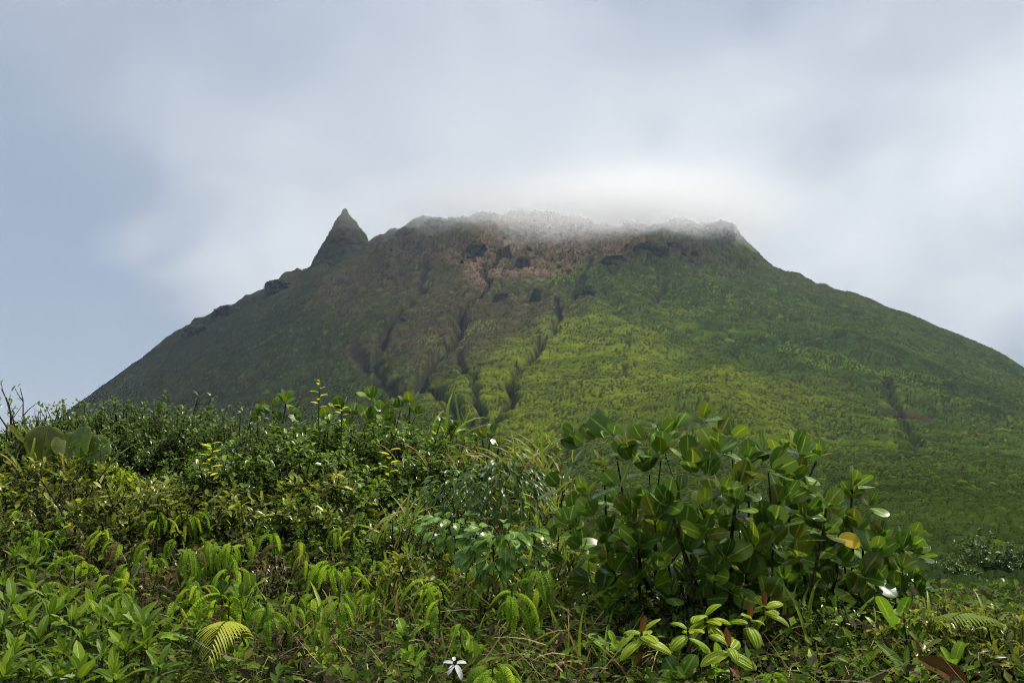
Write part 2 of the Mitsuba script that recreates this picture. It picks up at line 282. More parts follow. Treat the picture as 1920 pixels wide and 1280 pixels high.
edge = np.minimum.reduce([sstep(CX[0], CX[0] + 140, gx), sstep(CX[1], CX[1] - 140, gx), sstep(CY[0], CY[0] + 90, gy), sstep(CY[1], CY[1] - 60, gy), sstep(CZ[1], CZ[1] - 50, gz), sstep(CZ[0], CZ[0] + 20, gz)])
thick = .03 + .20 * sstep(150, -80, gx - (gz - 300) * .3)
wob = (meshkit.fbm(np.stack([gx / 60, gy / 60, gz / 40], -1), 4, 79) - .5)
veil = np.exp(-((gx - 80) / 88) ** 2 - ((gy - 722) / 52) ** 2 - (np.maximum(gz - 246, 0) / 22) ** 2) * sstep(206, 250, gz + wob * 60 + (gx - 60) * .07) * (.2 + 1.5 * fb) * 9.0
veil += np.exp(-((gx + 55) / 70) ** 2 - ((gy - 725) / 50) ** 2 - (np.maximum(gz - 244, 0) / 20) ** 2) * sstep(212, 246, gz + wob * 60) * (.1 + 1.1 * fb) * 3.4
veil += np.exp(-((gx - 160) / 60) ** 2 - ((gy - 725) / 50) ** 2 - (np.maximum(gz - 240, 0) / 16) ** 2) * sstep(210, 246, gz + wob * 60) * (.1 + 1.1 * fb) * 2.0
veil += np.exp(-((gx + 120) / 36) ** 2 - ((gy - 755) / 50) ** 2 - ((gz - 243) / 20) ** 2) * .5
dens = np.clip((body * (.25 + 1.0 * fb) * thick + veil) * edge, 0, 10)
sig = .0001 + .0075 * dens
scene['cloud_mist'] = {'type': 'heterogeneous', 'albedo': {'type': 'rgb', 'value': [.992, .993, .994]}, 'scale': 1.0, 'phase': {'type': 'hg', 'g': .45},
    'sigma_t': {'type': 'gridvolume', 'grid': mi.VolumeGrid(sig.astype(np.float32)[..., None]), 'filter_type': 'trilinear',
                'to_world': T().translate([CX[0], CY[0], CZ[0]]).scale([CX[1] - CX[0], CY[1] - CY[0], CZ[1] - CZ[0]])}}
scene['cloud'] = {'type': 'cube', 'to_world': T().translate([(CX[0] + CX[1]) / 2, (CY[0] + CY[1]) / 2, (CZ[0] + CZ[1]) / 2]).scale([(CX[1] - CX[0]) / 2, (CY[1] - CY[0]) / 2, (CZ[1] - CZ[0]) / 2]),
                  'bsdf': {'type': 'null'}, 'interior': {'type': 'ref', 'id': 'cloud_mist'}, 'exterior': {'type': 'ref', 'id': 'haze_air'}}
labels['cloud'] = {'label': 'grey white cloud drifting over the mountain summit', 'kind': 'stuff'}
# ------------------------------------------------------------------ the near bank
GL = PchipInterpolator([-40, -8, -1, .9, 1.5, 2, 2.6, 3.5, 4.5, 5.6, 6.1, 6.8, 9, 13, 15.5, 40], [-3.2, -.1, 0, .05, .62, .86, .95, 1.12, 1.38, 1.76, 1.85, 1.6, .1, -2.5, -3.2, -3.2])
GR = PchipInterpolator([-40, -8, -1, .9, 1.5, 2, 2.6, 3.2, 4, 4.6, 6, 9, 13, 15.5, 40], [-3.2, -.1, 0, .05, .66, .91, 1.0, 1.03, 1.0, .88, .25, -1.4, -2.8, -3.2, -3.2])
def ground_z(x, y):
    x, y = np.asarray(x, float), np.asarray(y, float)
    w = sstep(-.35, 1.3, x)
    z = GL(y) * (1 - w) + GR(y) * w
    z = z + ((nz(x, y, .9, 61, 3) - .5) * .22 + (nz(x, y, .25, 62, 2) - .5) * .06) * sstep(1.2, 1.9, y) * sstep(14, 10, np.hypot(x, y))
    r = np.hypot(x, y); k = sstep(11, 14.8, r)
    return z * (1 - k) - 3.2 * k
ts = np.concatenate([np.linspace(0, .10, 12), np.linspace(.11, .5, 120), np.linspace(.52, 1, 40)])
bx, by = X[:, 0][:, None] * ts, Y[:, 0][:, None] * ts
sel = np.unique(np.concatenate([np.arange(0, na, 4), [na - 1]]))
bx, by = bx[sel], by[sel]
bz = ground_z(bx, by); bz[:, -1] = -3.2
i, j = np.meshgrid(np.arange(bx.shape[0] - 1), np.arange(bx.shape[1] - 1), indexing='ij'); q = i * bx.shape[1] + j
def soil_col(p, n, uv):
    k = mikit.fbm(p.x * 9, p.y * 9, p.z * 9, 4); m = mikit.fbm(p.x * 2.1 + 4, p.y * 2.1, p.z * 2, 3)
    return mikit.mix(mikit.mix((.016, .013, .009), (.060, .045, .028), mikit.smoothstep(.3, .8, k)), (.018, .024, .009), mikit.smoothstep(.45, .65, m) * .7)
scene['soil'] = {'type': 'twosided', 'b': {'type': 'diffuse', 'reflectance': mikit.proc(soil_col)}}
scene['ground'] = mikit.ply((np.stack([bx, by, bz], -1).reshape(-1, 3), np.stack([q, q + bx.shape[1], q + bx.shape[1] + 1, q + 1], -1).reshape(-1, 4)), 'soil', smooth=True)
labels['ground'] = {'label': 'dark soil of the overgrown bank in the foreground', 'kind': 'structure'}

# ------------------------------------------------------------------ materials of the plants (their colours are per vertex)
VC = {'type': 'mesh_attribute', 'name': 'vertex_color'}
def leaf_bsdf(rough, spec, share, trans):
    """a glossy leaf through which some light passes"""
    return {'type': 'blendbsdf', 'weight': share, 'a': {'type': 'twosided', 'b': {'type': 'principled', 'base_color': VC, 'roughness': rough, 'specular': spec}},
            'c': {'type': 'principledthin', 'base_color': VC, 'roughness': .6, 'diff_trans': trans, 'eta': 1.4}}
scene['leaf_waxy'] = leaf_bsdf(.30, .55, .50, 1.5)
scene['leaf_thin'] = leaf_bsdf(.40, .35, .55, 1.5)
scene['leaf_matte'] = leaf_bsdf(.65, .12, .5, 1.4)
def bark_col(p, n, uv):
    k = mikit.fbm(p.x * 40, p.y * 40, p.z * 60, 3)
    return mikit.mix((.030, .024, .018), (.11, .09, .07), mikit.smoothstep(.3, .8, k))
scene['bark'] = {'type': 'diffuse', 'reflectance': mikit.proc(bark_col)}
scene['dry_stalk'] = {'type': 'twosided', 'b': {'type': 'diffuse', 'reflectance': VC}}
scene['green_stalk'] = {'type': 'twosided', 'b': {'type': 'diffuse', 'reflectance': {'type': 'rgb', 'value': [.045, .075, .018]}}}

# ------------------------------------------------------------------ helpers for plants
R = np.random.default_rng(20)
def unit(v): v = np.asarray(v, float); return v / (np.linalg.norm(v, axis=-1, keepdims=True) + 1e-12)
def frame(pos, d, up=(0, 0, 1), s=1.0):
    """4 x 4: local y along d, local z as near to up as can be"""
    d = unit(d); x = np.cross(d, up); 
    if np.linalg.norm(x) < 1e-4: x = np.cross(d, (1, 0, 0.1))
    x = unit(x); z = np.cross(x, d); M = np.eye(4)
    M[:3, 0], M[:3, 1], M[:3, 2], M[:3, 3] = x * s, d * s, z * s, pos
    return M
def placed(pos, rz=0, s=1.0, tilt=0, tz=0):
    c, sn = math.cos(rz), math.sin(rz); A = np.array([[c, -sn, 0], [sn, c, 0], [0, 0, 1.0]])
    ct, st = math.cos(tilt), math.sin(tilt); B = np.array([[1, 0, 0], [0, ct, -st], [0, st, ct]])
    c, sn = math.cos(tz), math.sin(tz); C = np.array([[c, -sn, 0], [sn, c, 0], [0, 0, 1.0]])
    M = np.eye(4); M[:3, :3] = C @ B @ A * s; M[:3, 3] = pos; return M
def leaf(L, W, a, b, fold=.15, curl=.5, n=6, across=(-1, 0, 1), col=(.05, .1, .02), mid=None, wave=0, ribs=0, lip=0, stalk=.0, hook=0):
    """one leaf from the origin along +y, upper face +z: (vertices, triangles, colours)"""
    t = (1 - np.cos(np.linspace(0, math.pi, n + 1))) / 2; u = np.array(across, float); dt = np.diff(t)
    pk = a / (a + b); f = (t ** a * (1 - t) ** b) / (pk ** a * (1 - pk) ** b)
    f = np.maximum(f, .04); ang = curl * t ** 1.3 + hook
    dy, dz = np.cos(ang), -np.sin(ang)
    y = np.concatenate([[0], np.cumsum((dy[1:] + dy[:-1]) / 2 * dt)]) * L; z = np.concatenate([[0], np.cumsum((dz[1:] + dz[:-1]) / 2 * dt)]) * L
    w = W / 2 * f
    Xg = u[None] * w[:, None]
    lift = fold * np.abs(Xg) - lip * w[:, None] * np.clip(np.abs(u[None]) - .6, 0, 1) * 2
    if ribs: lift = lift + W * .05 * np.abs(np.sin(u[None] * math.pi * ribs / 2 )) * f[:, None]
    if wave: lift = lift + wave * np.sin(t[:, None] * 15 + u[None] * 2) * np.abs(u[None]) * w[:, None]
    nx_, nz_ = np.sin(ang)[:, None], np.cos(ang)[:, None]
    V = np.stack([Xg, y[:, None] + lift * nx_ + stalk, z[:, None] + lift * nz_], -1)
    k = len(u); i, j = np.meshgrid(np.arange(n), np.arange(k - 1), indexing='ij'); q = i * k + j
    F = np.concatenate([np.stack([q, q + 1, q + k + 1], -1).reshape(-1, 3), np.stack([q, q + k + 1, q + k], -1).reshape(-1, 3)])
    C = np.zeros(V.shape) + np.array(col)
    if mid is not None:
        if ribs: C[:, [m for m in range(k) if abs((u[m] * ribs / 2) % 1) < .08 or abs((u[m] * ribs / 2) % 1) > .92]] = mid
        else: C[:, np.abs(u) < .1] = mid
    return V.reshape(-1, 3), F, C.reshape(-1, 3)
def tube(pts, r, sides=6):
    p = np.asarray(pts, float); r = np.broadcast_to(r, (len(p),)); d = unit(np.gradient(p, axis=0))
    a = unit(np.cross(d, np.where(np.abs(d[:, 2:]) < .9, [0, 0, 1.0], [1.0, 0, 0]))); b = np.cross(d, a); g = np.arange(sides) * 2 * np.pi / sides
    V = p[:, None] + r[:, None, None] * (np.cos(g)[None, :, None] * a[:, None] + np.sin(g)[None, :, None] * b[:, None])
    i, j = np.meshgrid(np.arange(len(p) - 1), np.arange(sides), indexing='ij'); s1 = (j + 1) % sides
    F = np.stack([i * sides + j, i * sides + s1, (i + 1) * sides + s1, (i + 1) * sides + j], -1).reshape(-1, 4)
    F = np.vstack([F[:, [0, 1, 2]], F[:, [0, 2, 3]]])
    return V.reshape(-1, 3), F
def bez(p0, p1, p2, n=8):
    t = np.linspace(0, 1, n)[:, None]; return (1 - t) ** 2 * np.asarray(p0) + 2 * t * (1 - t) * np.asarray(p1) + t * t * np.asarray(p2)
def join(items):
    V, F, C, at = [], [], [], 0
    for it in items:
        V.append(it[0]); F.append(it[1] + at); at += len(it[0]); C.append(it[2] if len(it) > 2 else np.zeros_like(it[0]))
    return np.concatenate(V), np.concatenate(F), np.concatenate(C)
def spread(lf, Ms, tint):
    """copies of a leaf under the matrices Ms (n, 4, 4), each times its tint (n, 3)"""
    v, f, c = lf; Ms = np.asarray(Ms); n = len(Ms)
    V = np.einsum('kij,nj->kni', Ms[:, :3, :3], v) + Ms[:, None, :3, 3]
    return V.reshape(-1, 3), (f[None] + np.arange(n)[:, None, None] * len(v)).reshape(-1, 3), (c[None] * np.asarray(tint)[:, None]).reshape(-1, 3)
GROUPS = {}
def group(name, mesh, bsdf, smooth=True):
    gid = 'template_' + name
    shp = mikit.ply((mesh[0], mesh[1]), bsdf, smooth=smooth, color=np.clip(mesh[2] * np.array([2.65, 2.35, 1.15]), 0, .85)) if bsdf != 'bark' and bsdf != 'green_stalk' else mikit.ply((mesh[0], mesh[1]), bsdf, smooth=smooth)
    scene[gid] = {'type': 'shapegroup', 'piece': shp}
    return gid
def key_free(k):
    if k not in scene and k not in labels: return k
    n = 1
    while f'{k}_{n:03d}' in scene or f'{k}_{n:03d}' in labels: n += 1
    return f'{k}_{n:03d}'
COUNT = {}
def piece(parent, part, gid, M):
    base = f'{parent}__{part}'; n = COUNT.get(base, 0); COUNT[base] = n + 1
    k = base if n == 0 else f'{base}_{n:03d}'
    scene[k] = {'type': 'instance', 'group': {'type': 'ref', 'id': gid}, 'to_world': T(M)}
    return k
def mesh_piece(parent, part, mesh, bsdf, smooth=40):
    base = f'{parent}__{part}'; n = COUNT.get(base, 0); COUNT[base] = n + 1
    k = base if n == 0 else f'{base}_{n:03d}'
    scene[k] = mikit.ply(mesh, bsdf, smooth=smooth) if len(mesh) < 3 else mikit.ply(mesh[:2], bsdf, smooth=bool(smooth), color=np.clip(mesh[2], 0, .9))
    return k
TAKEN = {}
def thing(name, label, cat, grp=None):
    n = TAKEN.get(name, 0); TAKEN[name] = n + 1
    k = name if n == 0 else f'{name}_{n:03d}'
    labels[k] = {'label': label, 'category': cat}
    if grp: labels[k]['group'] = grp
    return k
ORD = 'first second third fourth fifth sixth seventh eighth ninth tenth eleventh twelfth thirteenth fourteenth fifteenth sixteenth seventeenth eighteenth nineteenth twentieth'.split()
def ordinal(i, n):
    if n == 1: return 'only one'
    return 'leftmost' if i == 0 else 'rightmost' if i == n - 1 else ORD[i] + ' from the left' if i < 20 else f'{ORD[n - 1 - i]} from the right'
def at_bank(px, py, lift=.3, depth=None):
    """point on the sight line of a photo pixel that is lift above the bank"""
    d = ray(px, py)
    if depth is not None: return EYE + depth * d
    ys = np.linspace(1.7, 9.0, 900); p = EYE + ys[:, None] * d
    gap = p[:, 2] - ground_z(p[:, 0], p[:, 1]) - lift
    i = int(np.argmax(gap < 0)) if (gap < 0).any() else int(np.argmin(gap + .02 * ys))
    return p[i]
# ------------------------------------------------------------------ leaf templates
A7 = (-1, -.55, -.12, -.055, 0, .055, .12, .55, 1)
PADDLE = [group(f'paddle_leaf_{i}', leaf(1, w * 1.22, .5, .44, fold=fo * .35, curl=cu * .8, n=8, across=A7, col=tuple(np.array(c) * .88), mid=m, lip=lp * .5, stalk=.10), 'leaf_waxy')
          for i, (w, fo, cu, c, m, lp) in enumerate([(.70, .16, .35, (.050, .105, .022), (.12, .19, .05), .10), (.74, .10, .15, (.036, .080, .020), (.10, .16, .05), .14), (.66, .22, .55, (.065, .125, .020), (.15, .23, .06), .08), (.72, .12, -.15, (.045, .092, .026), (.11, .17, .05), .12), (.70, .18, .25, (.060, .078, .018), (.11, .15, .04), .10), (.68, .14, .4, (.028, .060, .018), (.07, .12, .04), .12), (.70, .16, .3, (.090, .140, .020), (.15, .22, .05), .08)])]
PADDLE_OLD = group('paddle_leaf_old', leaf(1, .78, .5, .42, .15, .3, 8, A7, (.34, .24, .025), (.40, .32, .06)), 'leaf_waxy')
LANCE = [group(f'lance_leaf_{i}', leaf(1, w, .75, .85, fold=.3, curl=cu, n=7, across=A7, col=c, mid=m, wave=.05), 'leaf_thin')
         for i, (w, cu, c, m) in enumerate([(.32, .5, (.060, .105, .015), (.10, .18, .04)), (.28, .7, (.045, .085, .014), (.08, .14, .035)), (.34, .3, (.085, .138, .016), (.13, .22, .04)), (.30, .9, (.050, .092, .016), (.08, .15, .05))])]
YOUNG = [group(f'young_leaf_{i}', leaf(1, w, .9, .5, fold=.22, curl=cu, n=7, across=A7, col=c, mid=(.17, .25, .05)), 'leaf_thin')
         for i, (w, cu, c) in enumerate([(.44, .3, (.085, .165, .020)), (.40, .6, (.100, .180, .018)), (.48, .15, (.066, .140, .022))])]
YELLOW = [group(f'yellow_leaf_{i}', leaf(1, .42, .8, .7, .2, .4, 6, A7, c, (.5, .45, .06)), 'leaf_thin') for i, c in enumerate([(.36, .34, .02), (.28, .33, .02), (.44, .33, .025)])]
OVATE = [group(f'ovate_leaf_{i}', leaf(1, .56, .55, .75, fold=.22, curl=cu, n=7, across=A7, col=c, mid=(.12, .2, .06), wave=.04), 'leaf_waxy') for i, (cu, c) in enumerate([(.7, (.055, .115, .032)), (1.0, (.070, .135, .030)), (.4, (.045, .100, .030))])]
DARKL = [group(f'narrow_leaf_{i}', leaf(1, .30, .7, .85, fold=.25, curl=cu, n=6, across=(-1, -.08, .08, 1), col=c, mid=None), 'leaf_waxy') for i, (cu, c) in enumerate([(.8, (.032, .062, .020)), (1.1, (.044, .078, .022)), (.5, (.026, .055, .022))])]
A13 = tuple(np.linspace(-1, 1, 25))
RIBBED = [group(f'ribbed_leaf_{i}', leaf(1, .52, .6, .65, fold=.10, curl=cu, n=10, across=A13, col=c, mid=(.30, .36, .09), ribs=4, lip=.35), 'leaf_thin') for i, (cu, c) in enumerate([(.9, (.120, .175, .022)), (1.2, (.090, .150, .020)), (.6, (.105, .170, .020))])]
RUST = [group(f'rust_leaf_{i}', leaf(1, .40, .6, .7, .3, cu, 8, A7, c, (.11, .05, .025)), 'leaf_thin') for i, (cu, c) in enumerate([(.3, (.085, .036, .016)), (.6, (.06, .028, .014))])]
DISC = [group(f'disc_leaf_{i}', leaf(1, 1.06, .5, .42, fold=.10, curl=cu, n=10, across=(-1, -.75, -.5, -.25, -.04, 0, .04, .25, .5, .75, 1), col=c, mid=(.085, .11, .04), wave=.05, ribs=6), 'leaf_waxy') for i, (cu, c) in enumerate([(.3, (.046, .064, .020)), (.6, (.040, .072, .021)), (-.2, (.052, .074, .024))])]
def pinna(droop, col, w=.16, n=24, seed=0):
    r = np.random.default_rng(seed)
    t = np.linspace(0, 1, n + 1); ang = droop * (1 - (1 - t) ** 2.4)
    y = np.concatenate([[0], np.cumsum(np.cos(ang[1:]))]) / n; z = np.concatenate([[0], np.cumsum(-np.sin(ang[1:]))]) / n
    P = np.stack([0 * t, y, z], -1); D = np.stack([0 * t, np.cos(ang), -np.sin(ang)], -1); N = np.stack([0 * t, np.sin(ang), np.cos(ang)], -1)
    V, F, C = [], [], []
    for i in range(n):
        ww = w / 2 * min(1, 5 * t[i] + .35) * (1 - t[i] ** 3) ** .7; stp = 1 / n
        for s in (-1, 1):
            b = P[i]; e = b + np.array([s * ww, 0, 0]) + D[i] * stp * .8 - N[i] * ww * (.35 + .25 * r.uniform())
            mm = b + np.array([s * ww * .55, 0, 0]) + N[i] * ww * .14 + D[i] * stp * .3
            h = D[i] * stp * .46; k = len(V)
            V += [b - h * .7, b + h * .7, mm + h, mm - h, e + h * .5, e - h * .5]
            F += [[k, k + 1, k + 2], [k, k + 2, k + 3], [k + 3, k + 2, k + 4], [k + 3, k + 4, k + 5]] if s < 0 else [[k + 1, k, k + 2], [k, k + 3, k + 2], [k + 2, k + 3, k + 4], [k + 3, k + 5, k + 4]]
            cc = np.array(col) * r.uniform(.8, 1.25); C += [cc * 1.1, cc * 1.1, cc, cc, cc * .9, cc * .9]
    rv, rf = tube(P + N * .004, np.linspace(.010, .004, n + 1), 4)
    return join([(np.array(V), np.array(F), np.array(C)), (rv, rf, np.tile(np.array(col) * np.array([1.3, 1.1, 1.0]), (len(rv), 1)))])
FG = [(.072, .135, .016), (.095, .165, .016), (.058, .112, .018), (.120, .185, .018)]
FERN = [group(f'fern_frond_{i}', pinna(d, FG[i % 4], w, 24, i), 'leaf_matte', False) for i, (d, w) in enumerate([(2.1, .17), (1.9, .16), (2.3, .18), (1.6, .16)])]
DEADF = [group(f'dead_fern_frond_{i}', pinna(d, c, .17, 20, 30 + i), 'leaf_matte', False) for i, (d, c) in enumerate([(2.2, (.036, .034, .040)), (2.4, (.026, .023, .026)), (2.0, (.050, .038, .030))])]
FEATHER = [group(f'feather_frond_{i}', pinna(d, c, .30, 26, 40 + i), 'leaf_matte', False) for i, (d, c) in enumerate([(.7, (.130, .200, .022)), (1.1, (.105, .170, .020))])]
BLADE = [group(f'grass_blade_{i}', leaf(1, w, .25, .7, .35, cu, 8, (-1, 0, 1), c), 'leaf_thin') for i, (w, cu, c) in enumerate([(.05, .9, (.085, .140, .020)), (.06, 1.4, (.110, .165, .022)), (.045, .5, (.070, .120, .020)), (.035, 1.6, (.15, .125, .07)), (.04, 1.1, (.13, .085, .045))])]
FRONDLET = group('palm_leaflet', leaf(1, .085, .35, .7, .4, .75, 7, (-1, 0, 1), (.20, .23, .045)), 'leaf_thin')
FRONDLET_G = group('palm_leaflet_green', leaf(1, .085, .35, .7, .4, .35, 7, (-1, 0, 1), (.085, .130, .030)), 'leaf_thin')
STALK = group('green_stem', (*tube([(0, 0, 0), (.01, 0, .35), (0, .012, .7), (0, 0, 1)], [.011, .010, .009, .007], 6), None), 'green_stalk')
WOOD = group('woody_stem', (*tube([(0, 0, 0), (.03, .01, .35), (-.01, .02, .7), (0, 0, 1)], [.020, .017, .014, .010], 6), None), 'bark')

BRANCH = [group(f'branch_{i}', (*tube([(math.sin(q * 3.1 * (1 + i * .4)) * .02 * 0 + .012 * math.sin(q * 9 + i * 2) * math.sin(q * math.pi), q, .45 * math.sin(q * math.pi) * (1 - .4 * q)) for q in np.linspace(0, 1, 10)], np.linspace(.013, .0055, 10), 6), None), 'bark') for i in range(3)]
# small leaved shrubs: a dozen whole bushes, each of stem and foliage
def bush(seed, h, w, leafL, nt, per, base, var=.35, aspect=.5, tipcol=None, droop=.2):
    r = np.random.default_rng(seed)
    lf = leaf(1, aspect, .7, .6, fold=.25, curl=.35, n=3, across=(-1, 0, 1), col=(1, 1, 1))
    Ms, tint, twigs = [], [], []
    for k in range(nt):
        a = r.uniform(0, 2 * math.pi); el = math.asin(r.uniform(.05, 1)) 
        q = r.uniform(.72, 1.08)
        tip = np.array([math.cos(a) * math.cos(el) * w * q, math.sin(a) * math.cos(el) * w * q, h * (.25 + .75 * math.sin(el) * q)])
        root = np.array([r.uniform(-.05, .05) * w, r.uniform(-.05, .05) * w, 0])
        mid = root * .5 + tip * .5 + np.array([0, 0, .12 * h]) + r.normal(0, .05, 3) * w
        path = bez(root, mid, tip, 10); d = unit(path[-1] - path[-3] + np.array([0, 0, .01]))
        twigs.append(tube(path[3:], np.linspace(.006, .0018, 7), 3))
        ctone = r.uniform(1 - var, 1 + var)
        for m in range(per):
            s = r.uniform(0, 1) ** .7; pos = path[4] * (1 - s) + path[-1] * s if r.uniform() < .35 else path[-1] - d * (1 - s) * .10 * (w + h)
            ang = m * 2.4 + r.uniform(-.4, .4)
            sx = unit(np.cross(d, (.3, .2, .9))); sy = np.cross(d, sx)
            out = math.cos(ang) * sx + math.sin(ang) * sy
            ld = unit(d * r.uniform(.2, 1.0) + out * .9 + np.array([0, 0, r.uniform(-.2, .35) - droop * .5]))
            Ms.append(frame(pos + r.normal(0, .012, 3), ld, up=unit(d * .6 + np.array([0, 0, .8]) + r.normal(0, .25, 3)), s=leafL * r.uniform(.65, 1.25)))
            t = ctone * r.uniform(.75, 1.3); c = np.array(base) * t
            if tipcol is not None and s > .8 and r.uniform() < .5: c = np.array(tipcol) * r.uniform(.8, 1.2)
            tint.append(c)
    return spread(lf, Ms, tint), join(twigs)
BUSH = {}
def bush_kind(name, n, bsdf='leaf_waxy', **kw):
    L = []
    for i in range(n):
        fo, tw = bush(seed=hash_seed(name) + i, **kw)
        L.append((group(f'{name}_foliage_{i}', fo, bsdf), group(f'{name}_stem_{i}', (tw[0], tw[1], None), 'bark')))
    BUSH[name] = L
def hash_seed(s): return sum(ord(c) * (i + 7) for i, c in enumerate(s)) % 9973
bush_kind('glossy', 4, h=.50, w=.30, leafL=.041, nt=44, per=15, base=(.050, .088, .022), tipcol=(.095, .150, .022))
bush_kind('myrtle', 4, h=.48, w=.34, leafL=.026, nt=60, per=20, base=(.042, .072, .024), tipcol=(.075, .12, .024))
bush_kind('olive', 3, h=.42, w=.32, leafL=.048, nt=34, per=14, base=(.070, .092, .022), aspect=.4, tipcol=(.14, .16, .025))
bush_kind('lime', 2, 'leaf_thin', h=.30, w=.18, leafL=.022, nt=50, per=18, base=(.130, .200, .020), aspect=.35, tipcol=(.20, .28, .02))
bush_kind('dusky', 2, h=.40, w=.32, leafL=.034, nt=34, per=12, base=(.055, .050, .030), aspect=.45)
bush_kind('far', 3, h=1.3, w=1.0, leafL=.10, nt=80, per=26, base=(.030, .056, .016), tipcol=(.06, .11, .018))
bush_kind('farlime', 2, 'leaf_thin', h=1.0, w=.8, leafL=.10, nt=60, per=22, base=(.085, .130, .018), tipcol=(.15, .2, .02))
def plant_bush(kind, px, py, lift, label, cat='shrub', grp=None, s=1.0, name='small_leaved_shrub', depth=None, ground=True):
    p = at_bank(px, py, lift, depth); t = thing(name, label, cat, grp)
    fo, st = BUSH[kind][R.integers(len(BUSH[kind]))]
    g = float(ground_z(p[0], p[1])) if depth is None or depth < 14 else None
    h0 = {'glossy': .5, 'myrtle': .48, 'olive': .42, 'lime': .3, 'dusky': .4, 'far': 1.3, 'farlime': 1.0}[kind]
    # the crown's top stands at the sight line; the foot is at least on the bank
    M = placed([p[0], p[1], max(p[2] - h0 * s * .78, g - .1) if g is not None else p[2] - h0 * s * .6], R.uniform(0, 6.28), s, R.uniform(-.15, .15))
    if g is not None and M[2, 3] > g + .02:
        k = (p[2] - g) / h0 / .85; M[2, :3] *= min(max(k / s, 1), 1.6); M[2, 3] = g - .03
    f = piece(t, 'foliage', fo, M); labels[f] = {'kind': 'stuff'}
    piece(t, 'stem', st, M)
    return t

# ------------------------------------------------------------------ paddle leaved shrubs
def mass(t, part, gid, M):
    base = f'{t}__{part}'; n = COUNT.get(base, 0) + 1; COUNT[base] = n
    scene[f'{base}__{n:03d}'] = {'type': 'instance', 'group': {'type': 'ref', 'id': gid}, 'to_world': T(M)}; labels[base] = {'kind': 'stuff'}
def rosette(t, pos, axis, L, n, kinds, spin=None, open_=(.18, 1.05), part='leaf', put=None):
    """n leaves in pairs round the tip of a shoot"""
    axis = unit(axis); sx = unit(np.cross(axis, (.31, .17, .9) if abs(axis[2]) < .85 else (1, .2, 0))); sy = np.cross(axis, sx)
    a0 = R.uniform(0, 6.28) if spin is None else spin
    for k in range(n):
        lvl = k // 2; a = a0 + (k % 2) * math.pi + lvl * math.pi / 2 + R.uniform(-.25, .25)
        op = open_[0] + (open_[1] - open_[0]) * (lvl / max((n - 1) // 2, 1)) + R.uniform(-.15, .15)
        out = math.cos(a) * sx + math.sin(a) * sy
        d = axis * math.cos(op) + out * math.sin(op)
        up = axis * math.sin(op) - out * math.cos(op)
        gid = kinds[R.integers(len(kinds))]
        (put or piece)(t, part, gid, frame(pos - axis * lvl * L * .10 + out * L * .04, d, up + R.normal(0, .12, 3), L * R.uniform(.78, 1.12) * (.8 if lvl == 0 else 1)))
ROS1 = [(1060, 1050), (1130, 1110), (1180, 1100), (1255, 1115), (1290, 1090), (1320, 1120), (1370, 1110), (1400, 1075), (1440, 1120), (1340, 1075), (1075, 812), (1180, 845), (1240, 850), (1300, 880), (1350, 815), (1405, 890), (1460, 850), (1380, 950), (1250, 940), (1180, 960), (1320, 1000), (1360, 1045), (1140, 995), (1040, 1010), (1470, 935), (1092, 831), (1120, 820), (1149, 816), (1183, 861), (1205, 826), (1240, 812), (1266, 802), (1317, 786), (1372, 818), (1345, 845), (1157, 911), (1215, 880), (1274, 917), (1327, 890), (1385, 914), (1401, 863), (1430, 847), (1449, 879), (1491, 840), (1483, 911),
        (1048, 912), (1066, 980), (1112, 964), (1228, 967), (1329, 967), (1353, 922), (1287, 1028), (1088, 1025), (1149, 1036), (1199, 1020), (1231, 1065), (1425, 991), (1414, 1017), (1452, 980), (1501, 855), (1531, 855), (1518, 923), (1493, 896), (1553, 945), (1104, 1089), (1226, 1100), (1153, 1070), (1490, 1010), (1411, 1030), (1130, 870), (1290, 860)]
ROS2 = [(1500, 1070), (1560, 1095), (1620, 1075), (1655, 1110), (1545, 985), (1675, 1100), (1602, 909), (1630, 948), (1597, 931), (1559, 969), (1602, 989), (1570, 1000), (1641, 1035), (1690, 1030), (1706, 1027), (1654, 1008), (1690, 1068), (1703, 1087), (1720, 1103), (1537, 1030), (1468, 1090), (1523, 1109), (1597, 1109), (1619, 1128), (1575, 1050), (1640, 1085)]
